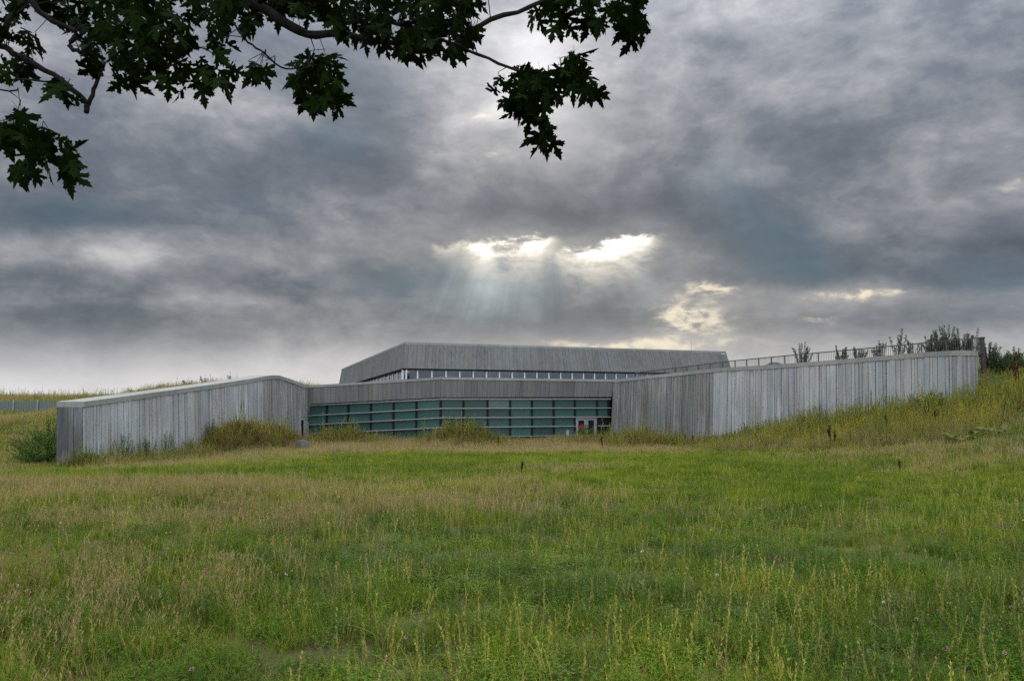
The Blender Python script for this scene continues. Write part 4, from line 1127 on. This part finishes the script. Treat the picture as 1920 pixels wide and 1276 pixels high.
    # dried dock
    for px, Y, h, lab in ((977, 24.0, .62, 'lone dried brown dock stalk out in the middle of the green meadow'), (1131, 44, .95, 'dried brown dock stalk in the straw just below the door'), (1152, 56, .9, 'dark dock stalk at the left corner of the right wall'),
                          (1180, 55.0, .8, 'small dock stalk at the foot of the right wall near its left corner'), (1216, 54, 1.1, 'bushiest reddish dock before the left part of the right wall'), (1224, 53.6, .9, 'leaning reddish dock beside the bushiest one'), (1284, 54.0, .8, 'short dock by the seam of the right wall'), (1297, 53, .75, 'dock stalk just right of the one by the wall seam'),
                          (1558, 37.5, 1.25, 'tallest dark dock spike in the yellow weeds below the right wall'), (1566, 37.6, .9, 'shorter dock spike close beside the tallest one'), (1664, 38.0, 1.1, 'dark dock spike higher up the weedy slope'), (1690, 26.0, .55, 'dried dock low in the green slope at the right'),
                          (1417, 45.5, .8, 'small dock spike at the lower left of the yellow weeds'), (935, 52, .95, 'leaning dock beside the mound before the glazing'), (858, 53.5, .7, 'small dark dock left of the mound before the glazing'), (1756, 37, .9, 'dark dock among weeds near the far end of the right wall')):
        dock(px, 0, Y, h, lab)
    p = xat(1908, 39.5, 4); leafy('dock_clump', p.x, p.y, 1.5, .7, 18, .12, .05, M['dock'], 'big dark red dock clump on the bank at the right edge', 'weed', per=40)
    # broad leaved plants
    for px, Y, s, lab in ((1800, 32.5, 1.0, 'plant with broad yellowing leaves below the end of the right wall'), (1846, 32.8, .9, 'broad leaved green plant beside the yellowing one'), (1092, 57.0, .8, 'low broad leaved green plant below the glass door')):
        p = xat(px, Y, 2); x, y = p.x, p.y; z = gz(x, y); root = thing('broad_leaf_plant', (x, y, z), lab, 'plant')
        for j in range(11):
            a = random.uniform(0, math.tau); L = random.uniform(.35, .6) * s; d = Vector((math.cos(a), math.sin(a), random.uniform(.2, .7))).normalized(); q = Vector((x, y, z + .05)) + d * .35 * s; sd = d.cross(Vector((0, 0, 1))).normalized()
            mb = MB(); v = []
            for t, w in ((0, .08), (.25, .34), (.55, .38), (.8, .24), (1, .0)):
                c = q + d * L * t - Vector((0, 0, .3 * L * t * t)); v += [c - sd * w * L + Vector((0, 0, .06 * w)), c, c + sd * w * L + Vector((0, 0, .06 * w))]
            mb.add(v, [(3 * i + k, 3 * i + k + 1, 3 * i + k + 4, 3 * i + k + 3) for i in range(4) for k in (0, 1)])
            mb.tube([Vector((x, y, z)), q], [.012, .008], 4); mb.build('leaf', M['burdock'], root)
plants()

# ------------------------------------------------------------------ the maple overhead
def maple():
    tx, ty = -4.9, 3.2; tz = gz(tx, ty)
    root = thing('maple_tree', (tx, ty, tz), 'maple whose dark leafy branches hang across the top of the view', 'tree')
    def br(pts, r0, r1, n=8):
        P = [Vector(p) for p in pts]; q = []
        for i in range(len(P) - 1):
            for k in range(4):
                t = k / 4; a = P[max(i - 1, 0)]; b = P[i]; c = P[i + 1]; d = P[min(i + 2, len(P) - 1)]
                q.append(.5 * ((2 * b) + (c - a) * t + (2 * a - 5 * b + 4 * c - d) * t * t + (3 * b - a - 3 * c + d) * t ** 3))
        q.append(P[-1]); m_ = len(q)
        q = [p + rdir(-1, 1) * .006 for p in q]
        mb = MB(); mb.tube(q, [(r0 + (r1 - r0) * i / (m_ - 1)) * random.uniform(.92, 1.1) for i in range(m_)], n)
        return mb.build('branch', M['bark'], root, True), q
    mb = MB(); mb.tube([(tx, ty, tz - .3), (tx + .02, ty, tz + .4), (tx + .05, ty + .05, tz + 2.4), (tx + .15, ty + .1, tz + 4.2), (tx + .2, ty + .1, tz + 6.5), (tx, ty + .3, tz + 9)], [.34, .25, .22, .2, .15, .06], 14)
    mb.build('trunk', M['bark'], root, True)
    fork = Vector((tx + .15, ty + .1, tz + 4.2)); fork2 = Vector((tx + .2, ty + .1, tz + 5.4))
    lim = []
    # limb that comes down through the top middle of the view
    lim.append(br([fork2, (-3.2, 3.9, 6.75), at(400, -70, 4.4), at(467, -2, 4.35), at(517, 30, 4.3), at(577, 64, 4.28), at(640, 62, 4.3), at(717, 79, 4.35), at(813, 83, 4.4), at(838, 106, 4.42)], .042, .011))
    lim.append(br([at(575, 62, 4.28), at(584, 71, 4.27)], .018, .014))
    lim.append(br([at(540, 12, 4.45), at(600, 15, 4.45), at(667, 27, 4.45), at(733, 43, 4.45), at(787, 57, 4.44), at(860, 86, 4.4), at(933, 118, 4.35), at(1000, 140, 4.3), at(1050, 138, 4.3)], .017, .006))
    lim.append(br([at(833, 110, 4.42), at(853, 83, 4.42), at(900, 47, 4.4), at(990, 15, 4.4), at(1040, -8, 4.4), at(1140, -20, 4.4), at(1200, 5, 4.4)], .02, .006))
    lim.append(br([(-3.2, 3.9, 6.75), (-2.0, 4.3, 6.6), at(440, -60, 4.5), at(540, 12, 4.45)], .03, .017))
    # limbs at the left
    lim.append(br([fork, (-4.1, 3.7, 5.9), at(-60, 60, 4.2), at(0, 84, 4.2), at(35, 105, 4.2), at(100, 140, 4.2), at(148, 178, 4.2), at(166, 200, 4.2)], .021, .013))
    lim.append(br([at(163, 190, 4.2), at(163, 212, 4.2)], .021, .014))
    lim.append(br([at(167, 192, 4.2), at(180, 160, 4.25), at(196, 120, 4.3)], .012, .009))
    lim.append(br([at(-20, 100, 4.3), at(0, 80, 4.3), at(20, 33, 4.3), at(43, 2, 4.3), at(60, -40, 4.3), (-2.9, 4.2, 6.4)], .014, .022))
    lim.append(br([at(45, -10, 4.1), at(87, 33, 4.1), at(140, 60, 4.1), at(128, 85, 4.1), at(150, 98, 4.1)], .017, .011))
    lim.append(br([at(440, 45, 4.2), at(465, 78, 4.2), at(500, 102, 4.2), at(535, 130, 4.2), at(580, 122, 4.2)], .007, .004, 6))
    lim.append(br([at(-60, 225, 3.9), at(0, 232, 3.9), at(50, 237, 3.9), at(100, 262, 3.9)], .01, .005, 6))
    lim.append(br([at(-60, 145, 4.0), at(0, 150, 4.0), at(80, 152, 4.0), at(130, 165, 4.0)], .007, .004, 6))
    lim.append(br([at(-40, 170, 4.0), at(31, 169, 4.0)], .005, .004, 6))
    lim.append(br([fork2, (-4.0, 2.4, 7.2), (-2.5, 1.8, 7.9), (-1.0, 1.2, 8.0)], .06, .015)); lim.append(br([fork, (-5.8, 4.0, 6.6), (-6.6, 5.0, 7.6)], .06, .02))
    lim.append(br([Vector((tx + .2, ty + .1, tz + 6)), (-4.6, 2.0, 9), (-4.4, 1, 10)], .05, .02))
    # leaf shapes
    half = [(0, 0), (.10, -.05), (.27, -.10), (.25, -.02), (.34, .03), (.21, .07), (.085, .12), (.25, .185), (.36, .20), (.41, .28), (.57, .35), (.49, .41), (.50, .50), (.38, .46), (.33, .53), (.21, .43), (.08, .36),
            (.12, .50), (.24, .59), (.16, .65), (.21, .77), (.11, .77), (.085, .87), (0, 1.04)]
    leaves = []
    for k in range(6):
        fold, curl, wav = random.uniform(.05, .4), random.uniform(-.1, .45), random.uniform(0, 6)
        def bend(x, y): return Vector((x, -.0 + fold * abs(x) + curl * y * y * .6 + .03 * math.sin(9 * x + wav), -y))
        v = []; f = []
        for sgn in (1, -1):
            o = len(v); pts = [(sgn * .9 * x * random.uniform(.92, 1.06), y) for x, y in half] + [(0, .66), (0, .33)]
            v += [bend(x, y) for x, y in pts]; q = list(range(o, o + len(pts))); f.append(tuple(q) if sgn < 0 else tuple(q[::-1]))
        o = len(v); v += [Vector((-.008, 0, 0)), Vector((.008, 0, 0)), Vector((.006, .06, .42)), Vector((-.006, .06, .42))]; f.append((o, o + 1, o + 2, o + 3))
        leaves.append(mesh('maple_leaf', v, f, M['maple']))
    # leaf masses: outline in the view, distance range, number of leaves
    def inside(p, poly):
        c = False; j = len(poly) - 1
        for i in range(len(poly)):
            (xi, yi), (xj, yj) = poly[i], poly[j]
            if (yi > p[1]) != (yj > p[1]) and p[0] < (xj - xi) * (p[1] - yi) / (yj - yi) + xi: c = not c
            j = i
        return c
    masses = [
        ([(-60, -50), (60, -50), (45, 30), (75, 70), (45, 100), (10, 120), (-60, 130)], 3.9, 4.7, 34), ([(-20, 95), (60, 120), (60, 150), (-20, 150)], 3.9, 4.4, 12), ([(60, -40), (150, -40), (150, 40), (75, 35)], 4.0, 4.6, 30),
        ([(75, 140), (125, 150), (140, 185), (90, 185)], 3.9, 4.3, 9), ([(50, 60), (80, 75), (80, 90), (55, 85)], 3.9, 4.3, 3),
        ([(140, -40), (470, -40), (455, 40), (420, 55), (430, 120), (390, 165), (330, 165), (300, 150), (240, 160), (200, 155), (160, 110), (140, 60)], 3.8, 5.0, 300),
        ([(400, 90), (455, 130), (440, 155), (400, 160)], 3.9, 4.3, 10), ([(455, 105), (520, 110), (525, 135), (470, 135)], 4.0, 4.3, 11),
        ([(440, -40), (640, -40), (640, 40), (560, 20), (500, 25), (465, 45), (440, 55)], 4.1, 5.0, 110), ([(440, 30), (470, 40), (470, 55), (445, 50)], 4.0, 4.4, 4),
        ([(620, -40), (895, -40), (900, 30), (890, 60), (840, 105), (790, 100), (760, 85), (720, 90), (700, 70), (650, 75), (635, 50)], 3.9, 5.0, 190),
        ([(545, 120), (590, 100), (625, 110), (640, 150), (645, 195), (600, 200), (560, 180), (540, 150)], 3.9, 4.5, 62), ([(600, 100), (625, 95), (628, 120)], 4.0, 4.3, 4),
        ([(-40, 235), (60, 240), (120, 250), (140, 290), (145, 325), (100, 310), (60, 290), (40, 320), (25, 310), (0, 265), (-40, 270)], 3.6, 4.3, 62), ([(30, 205), (50, 208), (45, 235), (25, 235)], 3.8, 4.0, 2), ([(110, 320), (145, 325), (140, 335)], 3.7, 3.9, 3), ([(20, 300), (75, 305), (70, 325), (25, 325)], 3.7, 4.0, 6),
        ([(920, 150), (960, 128), (1040, 130), (1075, 100), (1105, 145), (1115, 165), (1060, 170), (1040, 195), (1000, 195), (960, 185), (930, 170)], 3.9, 4.6, 84), ([(940, 180), (1000, 190), (1010, 215), (960, 210)], 4.0, 4.3, 16), ([(985, 205), (1020, 220), (1035, 240), (1000, 235)], 4.0, 4.3, 7), ([(1010, 240), (1050, 245), (1050, 265), (1020, 262)], 4.0, 4.3, 8), ([(1095, 160), (1125, 165), (1115, 180)], 4.0, 4.3, 5), ([(1060, 95), (1085, 90), (1085, 105)], 4.0, 4.3, 4),
        ([(1000, 5), (1060, -40), (1200, -40), (1210, 40), (1190, 60), (1150, 45), (1090, 45), (1040, 50), (1020, 35)], 3.9, 4.7, 92), ([(1160, 40), (1205, 45), (1195, 70), (1170, 65)], 4.0, 4.3, 8), ([(1005, 20), (1015, 25), (1010, 35), (995, 30)], 4.0, 4.3, 2)]
    spots = []
    for poly, d0, d1, n in masses:
        n = max(2, int(n * .98))
        xs_, ys_ = [p[0] for p in poly], [p[1] for p in poly]; got = 0
        while got < n:
            p = (random.uniform(min(xs_), max(xs_)), random.uniform(min(ys_), max(ys_)))
            if inside(p, poly): spots.append((at(p[0], p[1], random.uniform(d0, d1)), True)); got += 1
    # the rest of the crown, outside the view
    for _ in range(900):
        c = random.choice([(-4.6, 1.6, 8.6, 1.9), (-2.6, 3.6, 7.6, 1.1), (-5.6, 4.6, 7.9, 1.3), (-2.0, 1.4, 8.3, 1.3), (-.4, 4.2, 7.0, .7)])
        d = rdir(-1, 1) * c[3] * random.random() ** .4
        q = Vector((c[0] + d.x, c[1] + d.y, c[2] + d.z * .75))
        if (q.z - EYE) / max(q.y, .1) > .60 or q.y < .5: spots.append((q, False))
    def pose(p):
        yaw = random.gauss(0, .75); roll = random.gauss(0, .65); pitch = random.gauss(.1, .5)
        s = random.uniform(.075, .155)
        return Matrix.Translation(p) @ Euler((0, roll, 0)).to_matrix().to_4x4() @ Euler((0, 0, yaw)).to_matrix().to_4x4() @ Euler((pitch, 0, 0)).to_matrix().to_4x4() @ Matrix.Scale(s, 4)
    seen = sorted((q for q in spots if q[1]), key=lambda q: q[0].y * (1 + .0 * q[0].x))
    singles, others = seen[:296], seen[296:] + [q for q in spots if not q[1]]
    for i, (p, _) in enumerate(singles):
        o = bpy.data.objects.new('leaf', random.choice(leaves)); COL.objects.link(o); o.parent = root
        o.matrix_parent_inverse = Matrix.Translation(-root.location); o.matrix_basis = pose(p)
    v, f = [], []
    for p, _ in others:
        me = random.choice(leaves); mt = pose(p); k = len(v)
        v += [mt @ q.co for q in me.vertices]; f += [tuple(i + k for i in q.vertices) for q in me.polygons]
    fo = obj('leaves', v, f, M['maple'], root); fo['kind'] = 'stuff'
    # thin twigs from the limbs into the leaf masses
    nodes_ = [q for _, qs in lim[:14] for q in qs]; tw = MB()
    for p, vis in random.sample([q for q in spots if q[1]], 330):
        b = min(nodes_, key=lambda q: (q - p).length)
        if .05 < (b - p).length < .24:
            m_ = b.lerp(p, .5) + Vector((0, 0, .06)) + rdir(-.3, .3) * .04; tw.tube([b, m_, p + Vector((0, 0, .03))], [.0035, .0026, .0016], 4)
    t = tw.build('twigs', M['bark'], root); t['kind'] = 'stuff'
maple()
